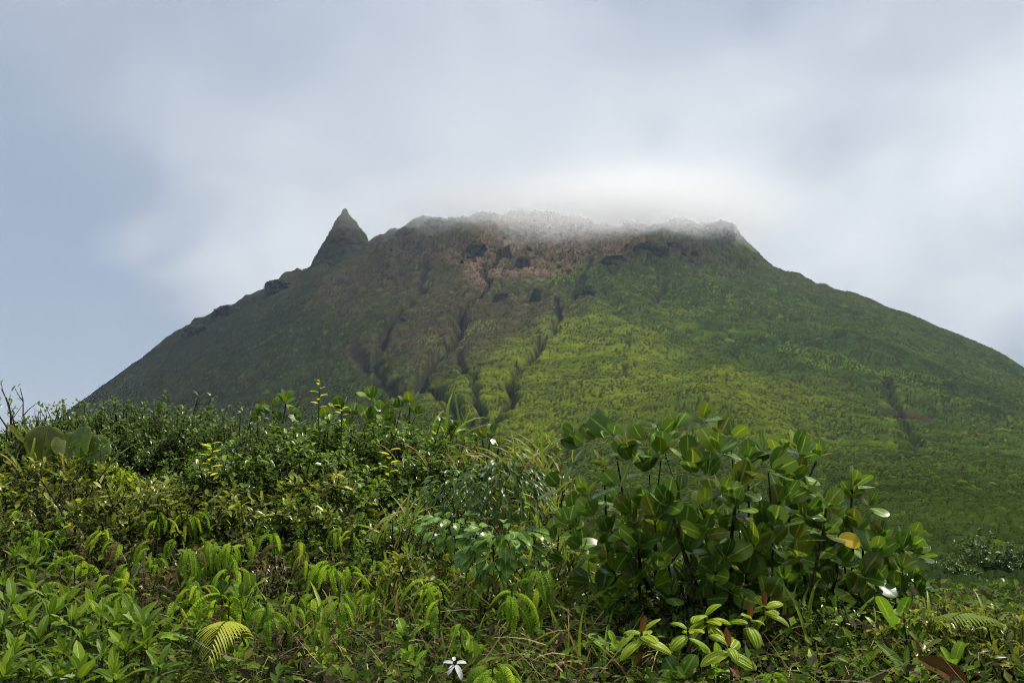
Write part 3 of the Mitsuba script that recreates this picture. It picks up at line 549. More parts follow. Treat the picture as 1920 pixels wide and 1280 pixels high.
def paddle_shrub(label, ros, centre, rad, Y, base, L, n, grp, extra=0, nm='paddle_leaf_shrub'):
    t = thing(nm, label, 'shrub', grp)
    b = EYE + ray(*base) * Y; b[2] = float(ground_z(b[0], b[1])) - .03
    tips = []
    ros = list(ros) + [(centre[0] + rad[0] * R.uniform(-.85, .85), centre[1] + rad[1] * R.uniform(-.30, .90), 1) for _ in range(extra)]
    for r in ros:
        u, v = (r[0] - centre[0]) / rad[0], (r[1] - centre[1]) / rad[1]
        bulge = math.sqrt(max(0, 1 - u * u - v * v))
        dep = Y - (rad[0] / FPX * Y) * .7 * bulge + R.uniform(-.05, .05) + (.03 + .30 * R.uniform() if len(r) > 2 else 0)
        p = EYE + ray(r[0], r[1]) * dep
        if p[2] < float(ground_z(p[0], p[1])) + .06: p[2] = float(ground_z(p[0], p[1])) + .06
        out = np.array([u * .55, -bulge * .55, .9 - max(v, 0) * .35]) + R.normal(0, .3, 3)
        rosette(t, p, out, L * R.uniform(.85, 1.12), int(R.integers(n - 2, n + (1 if n < 6 else 0))), PADDLE, part='leaf' if len(r) < 3 else 'leaf_mass', put=None if len(r) < 3 else mass)
        tips.append((p, unit(out)))
    for p, o in tips[::3] if extra else tips:
        b2 = b + np.array([(p[0] - b[0]) * R.uniform(.2, .75), R.uniform(-.12, .1), 0]); b2[2] = float(ground_z(b2[0], b2[1])) - .02
        d = p - o * .02 - b2; ln = np.linalg.norm(d); M = frame(b2, d, (R.normal(0, .3), R.normal(0, .3) - .2, 1), 1.0)
        M[:3, 0] *= .55 + .3 * R.uniform(); M[:3, 1] *= ln; M[:3, 2] *= ln * R.uniform(-.6, .3)
        if abs(np.linalg.norm(M[:3, 2])) < .15: M[:3, 2] *= .15 / np.linalg.norm(M[:3, 2])
        piece(t, 'branch', BRANCH[R.integers(3)], M)
    return t
PG = 'paddle leaved shrubs'
big = paddle_shrub('large round shrub of paddle shaped leathery leaves right of centre', ROS1, (1310, 985), (290, 215), 3.3, (1330, 1120), .078, 6, PG, extra=95)
sec = paddle_shrub('lower paddle leaved shrub with one yellow leaf, right of the large one', ROS2, (1600, 1040), (150, 140), 3.35, (1560, 1130), .074, 6, PG, extra=45)
p = EYE + ray(1572, 1008) * 3.1
k = piece(sec, 'leaf', PADDLE_OLD, frame(p, (.8, -.1, -.15), (-.2, -.9, .5), .075)); labels[k] = {'label': 'yellow aged leaf on the lower paddle leaved shrub'}
for lab, ros, c, rd, Yd, bs, L_ in [
    ('paddle leaved shrub on the skyline just left of the yellow sprig', [(512, 762), (535, 752), (548, 770), (495, 775), (560, 790), (480, 790), (525, 790)], (520, 790), (60, 50), 5.7, (520, 850), .085),
    ('tallest paddle leaved shrub on the skyline, just right of the yellow sprig', [(640, 768), (662, 775), (697, 748), (712, 768), (690, 785), (655, 800), (725, 790), (620, 790), (705, 810)], (680, 800), (75, 60), 5.6, (680, 860), .098),
    ('two headed paddle leaved shrub at the right end of the left skyline', [(748, 765), (768, 757), (780, 775), (760, 790), (735, 800)], (760, 800), (40, 50), 5.5, (757, 860), .085),
    ('small paddle leaved shrub behind the grass tuft in the dip of the skyline', [(828, 808), (850, 815), (905, 818), (922, 812), (890, 830), (935, 835)], (880, 850), (70, 45), 5.3, (880, 880), .075),
    ('far small paddle leaved shrub above the green palm frond at the right edge', [(1810, 1102), (1835, 1105), (1862, 1098), (1884, 1092), (1900, 1100), (1850, 1118), (1880, 1118), (1825, 1120)], (1855, 1125), (60, 35), 5.2, (1855, 1140), .050),
    ('low paddle leaved seedling in the dark gap below the ferns at left', [(235, 1100), (248, 1088)], (240, 1110), (40, 40), 3.5, (240, 1120), .062),
    ('paddle leaved seedling with pale upright leaf above the yellow palm frond', [(418, 1112), (455, 1118), (470, 1100)], (435, 1115), (50, 40), 2.95, (440, 1140), .052)]:
    paddle_shrub(lab, ros, c, rd, Yd, bs, L_, 6, PG)
# ------------------------------------------------------------------ shrubs with small leaves
def row(kind, pts, fmt, grp, lift=.38, s=(.8, 1.1), name='small_leaved_shrub', cat='shrub', depth=None):
    pts = sorted(pts); n = len(pts)
    for i, q in enumerate(pts):
        plant_bush(kind, q[0] + R.normal(0, 6), q[1] + R.normal(0, 9) * (q[1] > 800), q[2] if len(q) > 2 else lift, fmt.format(o=ordinal(i, n)), cat, grp, R.uniform(*s), name, depth)
row('myrtle', [(118, 768), (150, 758), (205, 760), (240, 754), (285, 758), (325, 764), (365, 770), (400, 776), (445, 782), (478, 790)], 'dense small leaved shrub, {o} along the left skyline', 'dense shrubs along the left skyline', .45, (.85, 1.05))
row('glossy', [(585, 790), (610, 800), (745, 800), (790, 806), (812, 818), (20, 790), (60, 800), (640, 815), (700, 815)], 'glossy shrub, {o} of those just below the skyline', 'glossy shrubs just below the skyline', .42)
row('myrtle', [(90, 800), (140, 830), (195, 840), (262, 800), (300, 815), (345, 805), (390, 860), (430, 815), (470, 830), (520, 815), (560, 825)], 'fine leaved dark shrub, {o} in the second row of the left bank', 'fine leaved shrubs of the second row', .40)
row('glossy', [(460, 870), (500, 860), (545, 865), (590, 845), (635, 860), (680, 850), (725, 870), (765, 850), (800, 870), (355, 870), (420, 880)], 'glossy green shrub, {o} in the third row, below the skyline shrubs', 'glossy shrubs of the third row', .36)
row('olive', [(40, 890), (95, 900), (150, 905), (205, 890), (255, 925), (310, 915), (360, 930), (415, 925), (470, 915), (525, 905), (575, 905), (625, 905), (675, 920)], 'yellowish green shrub, {o} in the fourth row across the left bank', 'yellowish shrubs of the fourth row', .33)
row('glossy', [(15, 930), (120, 950), (440, 960), (530, 950), (590, 945), (660, 955), (720, 940), (770, 915), (800, 950), (740, 985)], 'leafy green shrub, {o} in the fifth row, above the middle ferns', 'leafy shrubs of the fifth row', .3, (.65, .9))
row('dusky', [(70, 935), (180, 985), (230, 1010), (330, 1030), (480, 1020), (600, 1045), (505, 1055), (150, 1065), (285, 1075)], 'sparse brownish half dead shrub, {o} between the ferns', 'half dead brownish shrubs', .28, (.6, .85), 'dusky_shrub')
row('olive', [(1000, 850), (1040, 870), (1010, 880), (975, 835), (1020, 1000), (985, 980), (790, 1020), (715, 1040), (1005, 1040)], 'loose olive shrub, {o} left of the large paddle leaved shrub', 'loose olive shrubs left of the large paddle leaved shrub', .34, (.6, .85))
plant_bush('lime', 225, 806, .58, 'bright lime green cushion shrub below the left skyline', 'shrub', None, .9, 'lime_cushion_shrub')
plant_bush('lime', 15, 775, .5, 'lime green shrub at the left edge under the bare twigs', 'shrub', None, 1.0, 'lime_cushion_shrub')
plant_bush('farlime', 1790, 1112, .5, 'yellow green shrub at the right, behind the green palm frond', 'shrub', None, .3, 'lime_cushion_shrub', depth=5.4)
row('olive', [(1745, 1125), (1880, 1130), (1905, 1150), (1840, 1150), (1700, 1140), (1770, 1150)], 'low olive shrub, {o} behind the lower right palm frond', 'low olive shrubs at the lower right', .3, (.5, .75))
row('myrtle', [(1180, 1120), (1290, 1115), (1390, 1120), (1480, 1125), (1560, 1130), (1240, 1080), (1340, 1080), (1440, 1085), (1540, 1090)], 'dark small leaved shrub, {o} under the large paddle leaved shrub', 'dark shrubs under the large paddle leaved shrub', .25, (.55, .75))
# out on the slope beyond the bank, at the right
for a, b, kd, s_, dep, lab, nm in [(1845, 1045, 'far', 1.25, 28, 'dark round bush standing by itself at the foot of the slope on the right', 'dark_bush'), (1795, 1062, 'far', .8, 27, 'small dark bush at the left side of the round one', 'dark_bush'), (1905, 1050, 'far', 1.0, 29, 'dark bush at the right edge beside the round one', 'dark_bush'),
                                   (1745, 1090, 'farlime', .62, 22, 'slender lime green bush left of the dark bushes', 'slender_bush'), (1700, 1085, 'farlime', .4, 21, 'small lime bush touching the lower paddle leaved shrub on its right', 'slender_bush')]:
    c = unproject(a, b + 25, mountain_base, 16, 60); t = thing(nm, lab, 'bush')
    fo, st = BUSH[kd][R.integers(len(BUSH[kd]))]; M = placed([c[0], c[1], c[2] - .2], R.uniform(0, 6), s_)
    labels[piece(t, 'foliage', fo, M)] = {'kind': 'stuff'}; piece(t, 'stem', st, M)
# ------------------------------------------------------------------ ferns with hanging fronds
def fern(t, top, size, n, kinds, stalk=True, tilt=(.0, .35)):
    a0 = R.uniform(-2.9, -.3); fan = R.uniform(1.6, 4.6); n = max(4, int(n * fan / 4.6) + 2)
    g = float(ground_z(top[0], top[1])); lean = R.normal(0, .25, 2)
    if stalk:
        h = max(top[2] - g + .05, .05); M = placed([top[0], top[1], top[2] - h], 0, 1, R.uniform(-.08, .08)); M[:3, 2] *= h; M[:3, :2] *= .28; piece(t, 'stem', STALK if kinds is FERN else WOOD, M)
    k0 = kinds[R.integers(len(kinds))]
    for k in range(n):
        a = a0 + (k / max(n - 1, 1) - .5) * fan + R.uniform(-.22, .22)
        d = np.array([math.cos(a) + lean[0], math.sin(a) + lean[1], R.uniform(.0, .95)])
        gid = k0 if R.uniform() < .7 else kinds[R.integers(len(kinds))]
        if kinds is FERN and R.uniform() < .05: gid = DEADF[2]
        piece(t, 'frond', gid, frame(top - np.array([0, 0, R.uniform(0, .05)]) + np.array([math.cos(a), math.sin(a), 0]) * R.uniform(0, .02), d, (R.normal(0, .25), R.normal(0, .25), 1), size * R.uniform(.55, 1.25)))
FERNS = [('upper', [(310, 868), (250, 893), (709, 893), (34, 952), (497, 965), (260, 955), (276, 966), (415, 950), (650, 900), (150, 925), (560, 930)]),
         ('middle', [(193, 990), (211, 1005), (331, 990), (396, 1008), (469, 1003), (490, 975), (634, 985), (665, 1000), (606, 990), (556, 1012), (572, 1030), (520, 1020), (120, 990), (75, 1000), (16, 1050), (360, 960), (850, 1030), (430, 1015)]),
         ('third', [(120, 1025), (237, 1045), (294, 1040), (362, 1052), (385, 1016), (618, 1052), (590, 1060), (653, 1052), (737, 1058), (830, 1055), (900, 1075), (962, 1085), (450, 1060), (160, 1040), (700, 1050), (1010, 1075)]),
         ('hidden', [(float(a), float(b)) for a, b in zip(np.random.default_rng(8).uniform(60, 1000, 34), np.random.default_rng(9).uniform(885, 1130, 34))]),
         ('lower', [(548, 1108), (590, 1105), (637, 1108), (505, 1120), (867, 1165), (930, 1240), (1440, 1258), (1573, 1170), (790, 1085), (960, 1100), (690, 1100), (1480, 1262), (560, 1125), (910, 1240)])]
for band, pts in FERNS:
    pts = sorted(pts)
    for i, (a, b) in enumerate(pts):
        lab = f'green hanging fern, {ordinal(i, len(pts))} in the {band} row of ferns' if band != 'hidden' else f'hanging fern growing singly between the fern rows, {ordinal(i, len(pts))} of these'
        t = thing('hanging_fern', lab, 'fern', 'green hanging ferns' if band != 'hidden' else 'hanging ferns between the rows')
        fern(t, at_bank(a + R.normal(0, 4), b + R.normal(0, 5), R.uniform(.22, .34)), R.uniform(.085, .175) * (1.0 if band != 'lower' else .85), int(R.integers(9, 13)), FERN)
for i, (a, b) in enumerate(sorted([(600, 1085), (625, 1082), (490, 1045), (250, 1035), (330, 1060), (60, 1065), (90, 1080), (420, 1040), (365, 1080), (540, 1165), (180, 1075), (300, 1105), (250, 1070), (560, 1230), (620, 1250), (1740, 1130), (1480, 1140)])):
    t = thing('dead_fern', f'grey brown withered fern, {ordinal(i, 17)} of the withered ones', 'fern', 'withered grey ferns')
    fern(t, at_bank(a, b, .24), R.uniform(.11, .15), int(R.integers(8, 12)), DEADF)
FE = 'pale feathery ferns'
for a, b, n, lab in [(325, 1115, 9, 'pale feathery fern cluster right of the dark gap at lower left'), (372, 1098, 6, 'pale feathery fern just above the lower left feathery cluster'), (1833, 1170, 6, 'pale feathery fern below the green palm frond'), (1763, 1200, 5, 'pale feathery fern with upright fronds left of the brown dead leaf'), (1010, 1105, 8, 'yellow green feathery fern at the left foot of the large shrub'), (632, 1205, 6, 'yellowish feathery fern above the bottom edge left of the flower')]:
    t = thing('feathery_fern', lab, 'fern', FE); fern(t, at_bank(a, b, .16), .13, n, FEATHER, False)
t = thing('arched_fern', 'single arched fern with ribbed fronds combed to the left, above the white flower', 'fern')
base = at_bank(828, 1175, .10); tip = at_bank(800, 1088, .38); path = bez(base, base * .3 + tip * .7 + np.array([.06, 0, .05]), tip, 9)
mesh_piece(t, 'stem', tube(path, np.linspace(.004, .002, 9), 5), 'green_stalk')
for k, s_ in enumerate(np.linspace(.25, 1, 6)):
    piece(t, 'frond', FERN[3], frame(path[int(s_ * 8)], (-1, -.15, .15 + .1 * k), (0, 0, 1), .16 - .01 * k))
# ------------------------------------------------------------------ palm fronds
def palm(t, root, tip, lift, n, leafL, gid):
    path = bez(root, (np.asarray(root) * .35 + np.asarray(tip) * .65) + np.array([0, 0, lift]), tip, n)
    mesh_piece(t, 'midrib', tube(path, np.linspace(.004, .0012, n), 5), 'green_stalk')
    for k in range(2, n):
        d = unit(path[min(k + 1, n - 1)] - path[k - 1]); sx = unit(np.cross(d, (0, 0, 1)))
        for s in (-1, 1):
            piece(t, 'leaflet', gid, frame(path[k], d * .75 + sx * s * .8 + np.array([0, 0, -.15]), (0, 0, 1) + d * .2, leafL * math.sin(.5 + 2.3 * k / n) * R.uniform(.9, 1.1)))
palm(thing('palm_frond', 'yellow green palm frond bending to the left near the bottom edge', 'palm frond'), at_bank(462, 1215, .22), at_bank(392, 1228, .26), .16, 22, .085, FRONDLET)
palm(thing('palm_frond', 'green palm frond with slanting stiff leaflets at the lower right', 'palm frond'), at_bank(1890, 1185, .20), at_bank(1785, 1158, .30), .06, 18, .11, FRONDLET_G)
# ------------------------------------------------------------------ broad leaved shoots of the lower left and other leafy shoots
def shoot(name, label, cat, grp, top, L, n, kinds, tilt=.2, open_=(.45, 1.45), stem=STALK, thick=.5):
    t = thing(name, label, cat, grp); g = float(ground_z(top[0], top[1])); h = max(top[2] - g + .04, .05)
    M = placed([top[0], top[1], top[2] - h], R.uniform(0, 6), 1); M[:3, 2] *= h; M[:3, :2] *= thick; piece(t, 'stem', stem, M)
    ax = np.array([R.normal(0, tilt), R.normal(0, tilt) - .12, 1.0]); a0 = R.uniform(0, 6.28); axu = unit(ax); sx = unit(np.cross(axu, (0, 1, .2))); sy = np.cross(axu, sx)
    for k in range(n):
        a = a0 + k * 2.4; op = open_[0] + (open_[1] - open_[0]) * (k / max(n - 1, 1)) ** .8 + R.uniform(-.12, .12)
        out = math.cos(a) * sx + math.sin(a) * sy; d = axu * math.cos(op) + out * math.sin(op); up = axu * math.sin(op) - out * math.cos(op)
        piece(t, 'leaf', kinds[R.integers(len(kinds))], frame(top - axu * L * .45 * k / n + out * L * .03, d, up + R.normal(0, .15, 3), L * R.uniform(.8, 1.15) * (.7 if k < 2 else 1)))
    return t
SH = [('back', [(31, 1034), (62, 1047), (91, 1112), (23, 1125), (125, 1120), (10, 1090), (60, 1090)], .085), ('middle', [(138, 1159), (169, 1135), (219, 1161), (247, 1161), (47, 1161), (5, 1170), (95, 1150), (190, 1155), (270, 1170)], .082), ('front', [(161, 1195), (276, 1205), (193, 1225), (73, 1195), (299, 1245), (25, 1215), (120, 1215), (235, 1215), (60, 1250), (150, 1255), (10, 1260), (215, 1262), (105, 1265)], .075)]
for band, pts, L in SH:
    pts = sorted(pts)
    for i, (a, b) in enumerate(pts):
        shoot('broad_leaved_shoot', f'long leaved shoot, {ordinal(i, len(pts))} in the {band} row at lower left', 'plant', 'leafy shoots at the lower left', at_bank(a, b, .30 if band != 'front' else .26), L * R.uniform(.85, 1.1), int(R.integers(9, 13)), LANCE, open_=(.2, 1.15))
for a, b, L, n, K, lab in [(448, 1240, .085, 9, LANCE, 'large leaved shoot below the yellow palm frond'), (60, 1025, .05, 8, YOUNG, 'pale shoot above the leafy shoots at far left'), (303, 835, .09, 3, YOUNG, 'pale two leaved shoot below the left skyline'), (342, 930, .085, 8, YOUNG, 'upright pale shoot with pointed leaves in the middle of the left bank'), (355, 890, .06, 7, YOUNG, 'light green shoot left of the yellow hanging sprig'),
                           (427, 985, .07, 6, YOUNG, 'curled glossy shoot below the yellow hanging sprig'), (700, 960, .10, 3, YOUNG, 'yellow green two leaved seedling in the middle of the picture'), (365, 1180, .10, 4, YOUNG, 'single broad leaf shoot left of the yellow palm frond'), (453, 1146, .085, 5, YOUNG, 'broad pale shoot above the bend of the yellow palm frond'), (760, 1195, .08, 8, YOUNG, 'broad leaved rosette upper left of the white flower'), (775, 1235, .075, 7, YOUNG, 'low rosette left of the white flower'),
                           (1135, 1140, .085, 5, YOUNG, 'bright two leaved seedling under the left side of the large shrub'), (1155, 1215, .09, 6, YOUNG, 'broad seedling left of the ribbed leaf plants'), (1568, 1150, .08, 5, YOUNG, 'pointed bright shoot above the fern in the lower right'), (1679, 1170, .125, 7, YOUNG, 'large bright broad leaved rosette in the lower right'), (1730, 1190, .10, 5, YOUNG, 'broad shoot touching the large bright rosette on its right'), (1874, 1220, .10, 4, YOUNG, 'bright single shoot at the right edge of the bottom'),
                           (1785, 1248, .085, 6, YOUNG, 'broad leaved rosette right of the brown dead leaf'), (1615, 1120, .10, 3, PADDLE, 'round leaved seedling above the large bright rosette'), (1270, 1265, .09, 6, PADDLE, 'broad rosette at the bottom edge under the ribbed leaf plants'), (890, 1235, .115, 7, LANCE, 'leafy rosette that carries the white flower'), (1345, 1250, .10, 5, YOUNG, 'broad shoot at the bottom under the middle ribbed leaf plant'), (1700, 1250, .10, 6, LANCE, 'dark leafy shoot left of the brown dead leaf'), (1620, 1245, .075, 7, LANCE, 'leafy shoot right of the bottom fern in the lower right'), (1530, 1250, .07, 7, LANCE, 'leafy shoot between the two ferns in the lower right')]:
    shoot('leafy_seedling', lab, 'plant', None, at_bank(a, b, .2), L, n, K, open_=(.25, 1.2))
# ribbed leaf plants
for a, b, n, lab in [(1203, 1190, 7, 'ribbed leaf plant with a red brown young leaf, leftmost of the ribbed ones'), (1322, 1160, 9, 'tallest ribbed leaf plant in the middle of the lower right'), (1432, 1140, 8, 'ribbed leaf plant with rusty flower stalks right of the tallest one'), (1367, 1215, 6, 'low ribbed leaf plant with a dark rusty leaf below the tallest one'), (1290, 1185, 6, 'ribbed leaf plant between the leftmost and the tallest'), (1405, 1165, 5, 'small ribbed leaf plant squeezed below the one with rusty stalks')]:
    top = at_bank(a, b - 6, .30); t = shoot('ribbed_leaf_plant', lab, 'plant', 'ribbed leaf plants', top, .082, n, RIBBED, open_=(.9, 1.9), stem=WOOD, thick=.35)
    if 'rust' not in lab and 'red brown' not in lab: continue
    k = piece(t, 'leaf', RUST[0], frame(top, (R.normal(0, .15), -.1, 1), (0, -1, .3), .046)); labels[k] = {'label': 'red brown young leaf of the ribbed leaf plant'}
    for _ in range(1): labels[piece(t, 'leaf', RUST[1], frame(top - np.array([0, 0, .05]), (R.normal(0, 1), -.6, -.3), (0, -.3, 1), .05))] = {'label': 'rusty old leaf of the ribbed leaf plant'}
# glossy ovate shrub and the dark narrow leaved shrub
def leafy(name, label, c, rad, Yd, n, L, kinds, droop, nst=9):
    t = thing(name, label, 'shrub'); o = EYE + ray(*c) * Yd; b = np.array([o[0], o[1] + .05, float(ground_z(o[0], o[1] + .05))])
    rx, rz = rad[0] / FPX * Yd, rad[1] / FPX * Yd
    for k in range(n):
        a = R.uniform(-math.pi, math.pi); q = math.sqrt(R.uniform(0, 1)); u, v = q * math.cos(a), q * math.sin(a)
        pos = o + np.array([u * rx, -rx * .7 * math.sqrt(max(0, 1 - q * q)) + R.uniform(0, .10), v * rz])
        out = np.array([u, -.75 + R.normal(0, .3), .25 + .4 * v + R.normal(0, .25) - droop])
        piece(t, 'leaf', kinds[R.integers(len(kinds))], frame(pos, out, (R.normal(0, .3), -.35, 1), L * R.uniform(.75, 1.2)))
        if k % max(n // nst, 1) == 0:
            d = pos - b; M = frame(b, d, (R.normal(0, .4), -.2, 1)); M[:3, 0] *= .4; M[:3, 1] *= np.linalg.norm(d); M[:3, 2] *= .25; piece(t, 'branch', BRANCH[R.integers(3)], M)
leafy('glossy_ovate_shrub', 'bright glossy shrub with drooping oval leaves left of the large paddle leaved shrub', (945, 1025), (75, 48), 3.15, 95, .058, OVATE, .5)
leafy('glossy_ovate_shrub', 'smaller glossy oval leaved shrub behind the bright one', (850, 985), (60, 28), 3.6, 60, .05, OVATE, .4)
leafy('narrow_leaved_shrub', 'dark shrub of narrow drooping leaves in the centre of the picture', (945, 915), (85, 55), 3.7, 230, .052, DARKL, .7)
leafy('narrow_leaved_shrub', 'smaller dark narrow leaved shrub at the left of the central one', (850, 920), (55, 40), 3.9, 110, .050, DARKL, .5)
# big round leaves at the left
t = thing('round_leaved_plant', 'plant with a few very large round leaves at the left edge below the skyline', 'plant')
for a, b, gi, d, up, L in [(78, 868, 0, (.15, -.15, 1), (.3, -1, .2), .24), (150, 862, 1, (-.1, -.1, 1), (-.5, -1, .1), .22), (45, 835, 2, (-.3, -.5, .5), (-.1, -.4, 1), .17), (158, 866, 1, (.8, -.2, .7), (.5, -1, .6), .20), (22, 870, 2, (-.4, -.7, .25), (0, -.4, 1), .17), (135, 862, 2, (-.5, .2, .9), (.5, -1, .5), .19)]:
    piece(t, 'leaf', DISC[gi], frame(EYE + ray(a, b - 4) * 4.7, d, up, L * .78))
for a, b in [(78, 868), (150, 862), (22, 870)]:
    p = EYE + ray(a, b) * 4.75; g = float(ground_z(p[0], p[1])); h = max(p[2] - g + .03, .05); M = placed([p[0], p[1], p[2] - h]); M[:3, 2] *= h; M[:3, :2] *= .9; piece(t, 'stem', STALK, M)
# yellow sprigs
for a, b, n, L, tl, lab in [(396, 838, 12, .055, -1, 'yellow hanging sprig of leaves in the left middle of the thicket'), (597, 770, 8, .055, 1, 'yellow leaf sprig standing on the left skyline'), (730, 850, 8, .055, -1, 'yellow green hanging sprig below the two headed shrub'), (640, 785, 5, .045, 1, 'small golden leaf sprig right of the yellow one on the skyline')]:
    t = thing('yellow_sprig', lab, 'twig'); p0 = at_bank(a, b - 6, .60); ax = np.array([.05, -.12, tl * 1.0]); L0 = .16 if n > 6 else .06
    mesh_piece(t, 'stem', tube(bez(p0 + np.array([0, .03, -.22]) if tl > 0 else p0 + np.array([.03, .05, .10]), p0 - ax * .02, p0 + ax * L0, 7), .0035, 5), 'green_stalk')
    for k in range(n):
        s_ = k / n; an = k * 2.4; piece(t, 'leaf', YELLOW[R.integers(3)], frame(p0 + ax * L0 * s_, (math.cos(an), math.sin(an) * .8 - .3, .3), (0, -.3, 1), L * R.uniform(.8, 1.1)))
# bare twigs
def twigs(label, base, tips, Yd, leafy_=0):
    t = thing('bare_twig_shrub', label, 'shrub'); b = EYE + ray(*base) * Yd; b[2] = float(ground_z(b[0], b[1]))
    for a, c in tips:
        p = EYE + ray(a, c) * (Yd + R.uniform(-.15, .15)); k = b + (p - b) * .5 + R.normal(0, .05, 3) + np.array([0, 0, .05])
        path = bez(b, k, p, 9); path[1:-1] += R.normal(0, .008, (7, 3)); mesh_piece(t, 'branch', tube(path, np.linspace(.010, .002, 9), 5), 'bark')
        for m in (4, 5, 6, 7):
            q = path[m] + unit(R.normal(0, 1, 3) + np.array([0, 0, .8]) + unit(p - b)) * R.uniform(.06, .14); mesh_piece(t, 'twig', tube(np.array([path[m], (path[m] + q) / 2 + R.normal(0, .006, 3), q]), [.0035, .0025, .0012], 4), 'bark')
            for _ in range(leafy_): piece(t, 'leaf', OVATE[R.integers(3)], frame(q + R.normal(0, .01, 3), R.normal(0, 1, 3) + np.array([0, 0, .6]), (0, -.3, 1), .035 * R.uniform(.7, 1.3)))
twigs('half bare grey twigs rising against the sky at the left edge', (55, 830), [(2, 728), (12, 745), (38, 728), (30, 760), (85, 790), (72, 775), (-10, 750)], 5.0, 1)
twigs('bare leaning twigs over the left edge of the thicket', (150, 960), [(20, 900), (60, 880), (110, 905), (200, 880), (240, 925)], 4.1, 0)
twigs('thin bare twig sticking out above the left skyline shrubs', (350, 800), [(298, 742), (372, 745), (388, 752)], 5.9, 1)
twigs('twisted dark stems in the shade under the large paddle leaved shrub', (1300, 1145), [(1220, 1010), (1260, 1030), (1360, 1010), (1420, 1040), (1330, 990), (1180, 1060)], 3.25, 0)
# ------------------------------------------------------------------ grasses
def tuft(label, base, n, L, kinds, lean=(0, 0, 0), width=.05, up=1.0, depth=None, lift=.02):
    t = thing('grass_tuft', label, 'grass'); p = at_bank(*base, lift, depth)
    for k in range(n):
        d = np.array([R.normal(0, .45) + lean[0], R.normal(0, .45) + lean[1], up + R.uniform(-.3, .3)]); q = p + np.array([R.normal(0, width), R.normal(0, width), -.01])
        piece(t, 'blade', BLADE[kinds[R.integers(len(kinds))]], frame(q, d, (R.normal(0, .3), -.5, .6), L * R.uniform(.6, 1.2)))
t = thing('tall_grass', 'single long green grass blade standing above the skyline right of the two headed shrub', 'grass')
piece(t, 'blade', BLADE[2], frame(EYE + ray(868, 830) * 5.2, (-.18, 0, 1), (0, -1, 0), .34)); piece(t, 'stalk', BLADE[2], frame(EYE + ray(905, 850) * 5.2, (-.6, 0, .9), (0, -1, 0), .30))
for lab, b, n, L, ks, ln, w_, dp, lf in [('grass tuft with broad green blades on the dip of the skyline', (840, 832), 12, .30, (0, 1, 2), (0, 0, 0), .06, 5.0, 0), ('reddish dry grass hanging over the central dark shrub', (870, 868), 24, .18, (1, 0, 3, 4), (-.3, -.8, -.35), .16, 4.3, 0), ('mixed grass leaning left above the central dark shrub', (960, 866), 20, .17, (0, 1, 3), (-.5, -.4, -.2), .12, 4.2, 0),
        ('grass tuft by the left side of the large paddle leaved shrub', (1020, 880), 18, .22, (0, 2, 3), (0, -.2, 0), .07, 3.9, 0), ('pale bent grass between the olive shrubs and the large shrub', (1010, 960), 26, .26, (0, 1, 3), (-.2, -.3, 0), .08, None, .25), ('long bladed grass in the middle of the left bank', (80, 890), 20, .30, (0, 1, 3), (-.3, -.2, 0), .12, None, .28), ('grass tuft left of the glossy oval leaved shrub', (740, 1010), 26, .26, (0, 0, 1, 3), (.2, -.2, 0), .08, None, .25),
        ('long green grass right of the arched fern', (900, 1130), 30, .28, (0, 1, 1), (.5, -.3, -.1), .08, None, .12), ('broad grass above the dry litter at the bottom centre', (985, 1150), 34, .26, (0, 1, 1, 3), (.5, -.3, 0), .10, None, .14), ('green grass under the left foot of the large shrub', (1080, 1150), 26, .20, (0, 1, 2), (0, -.2, 0), .08, None, .12), ('tall grass stem leaning at the bottom left of centre', (590, 1250), 16, .26, (0, 1, 2), (0, -.1, .2), .05, None, .1),
        ('grass among the litter right of the white flower', (960, 1240), 30, .20, (0, 1, 3), (.2, -.2, 0), .09, None, .1), ('grass between the ribbed leaf plants and the ferns at the right', (1500, 1200), 34, .22, (0, 1, 3), (0, -.2, 0), .12, None, .12), ('dry grass at the bottom edge right of centre', (1080, 1260), 40, .20, (3, 4, 0), (0, -.3, -.2), .14, None, .1), ('grass in front of the palm frond at the lower right', (1820, 1215), 24, .22, (0, 1, 3), (-.2, -.2, 0), .10, None, .12), ('grass tuft at the bottom right corner', (1890, 1260), 20, .20, (0, 1), (0, -.2, 0), .08, None, .1), ('fine grass right of the yellow palm frond', (520, 1200), 30, .18, (0, 3, 3), (.3, -.2, 0), .10, None, .1), ('dry straw grass at lower left of the arched fern', (680, 1180), 44, .20, (3, 3, 4, 0), (.2, -.2, -.3), .13, None, .1), ('grass tuft below the lower row ferns', (760, 1150), 26, .20, (0, 1, 3), (.3, -.2, 0), .09, None, .1)]:
    tuft(lab, b, n, L, ks, ln, w_, depth=dp, lift=lf)
# ------------------------------------------------------------------ white flower, dead leaf
def petal():
    v, f, c = leaf(1, .34, .5, .5, .25, 1.0, 8, (-1, -.5, 0, .5, 1), (.82, .80, .74)); return v, f, c
PETAL = group('white_petal', petal(), 'leaf_matte')
t = thing('white_flower', 'white star shaped flower with five narrow petals at the bottom edge', 'flower')
fp = at_bank(853, 1243, .27); ax = unit(np.array([.1, -.75, .85])); sx = unit(np.cross(ax, (0, 0, 1))); sy = np.cross(sx, ax)
for k, (an, L) in enumerate([(1.45, .026), (.35, .031), (-.95, .033), (-1.95, .043), (2.9, .031)]):
    out = math.cos(an) * sx + math.sin(an) * sy; piece(t, 'petal', PETAL, frame(fp + out * .003, out + ax * .12, ax, L))
mesh_piece(t, 'tube', tube(bez(fp - ax * .10 + np.array([0, 0, -.06]), fp - ax * .05, fp + ax * .006, 7), np.linspace(.003, .005, 7), 8), 'green_stalk')
t = thing('dead_leaf', 'large curled brown dead leaf at the bottom right', 'leaf')
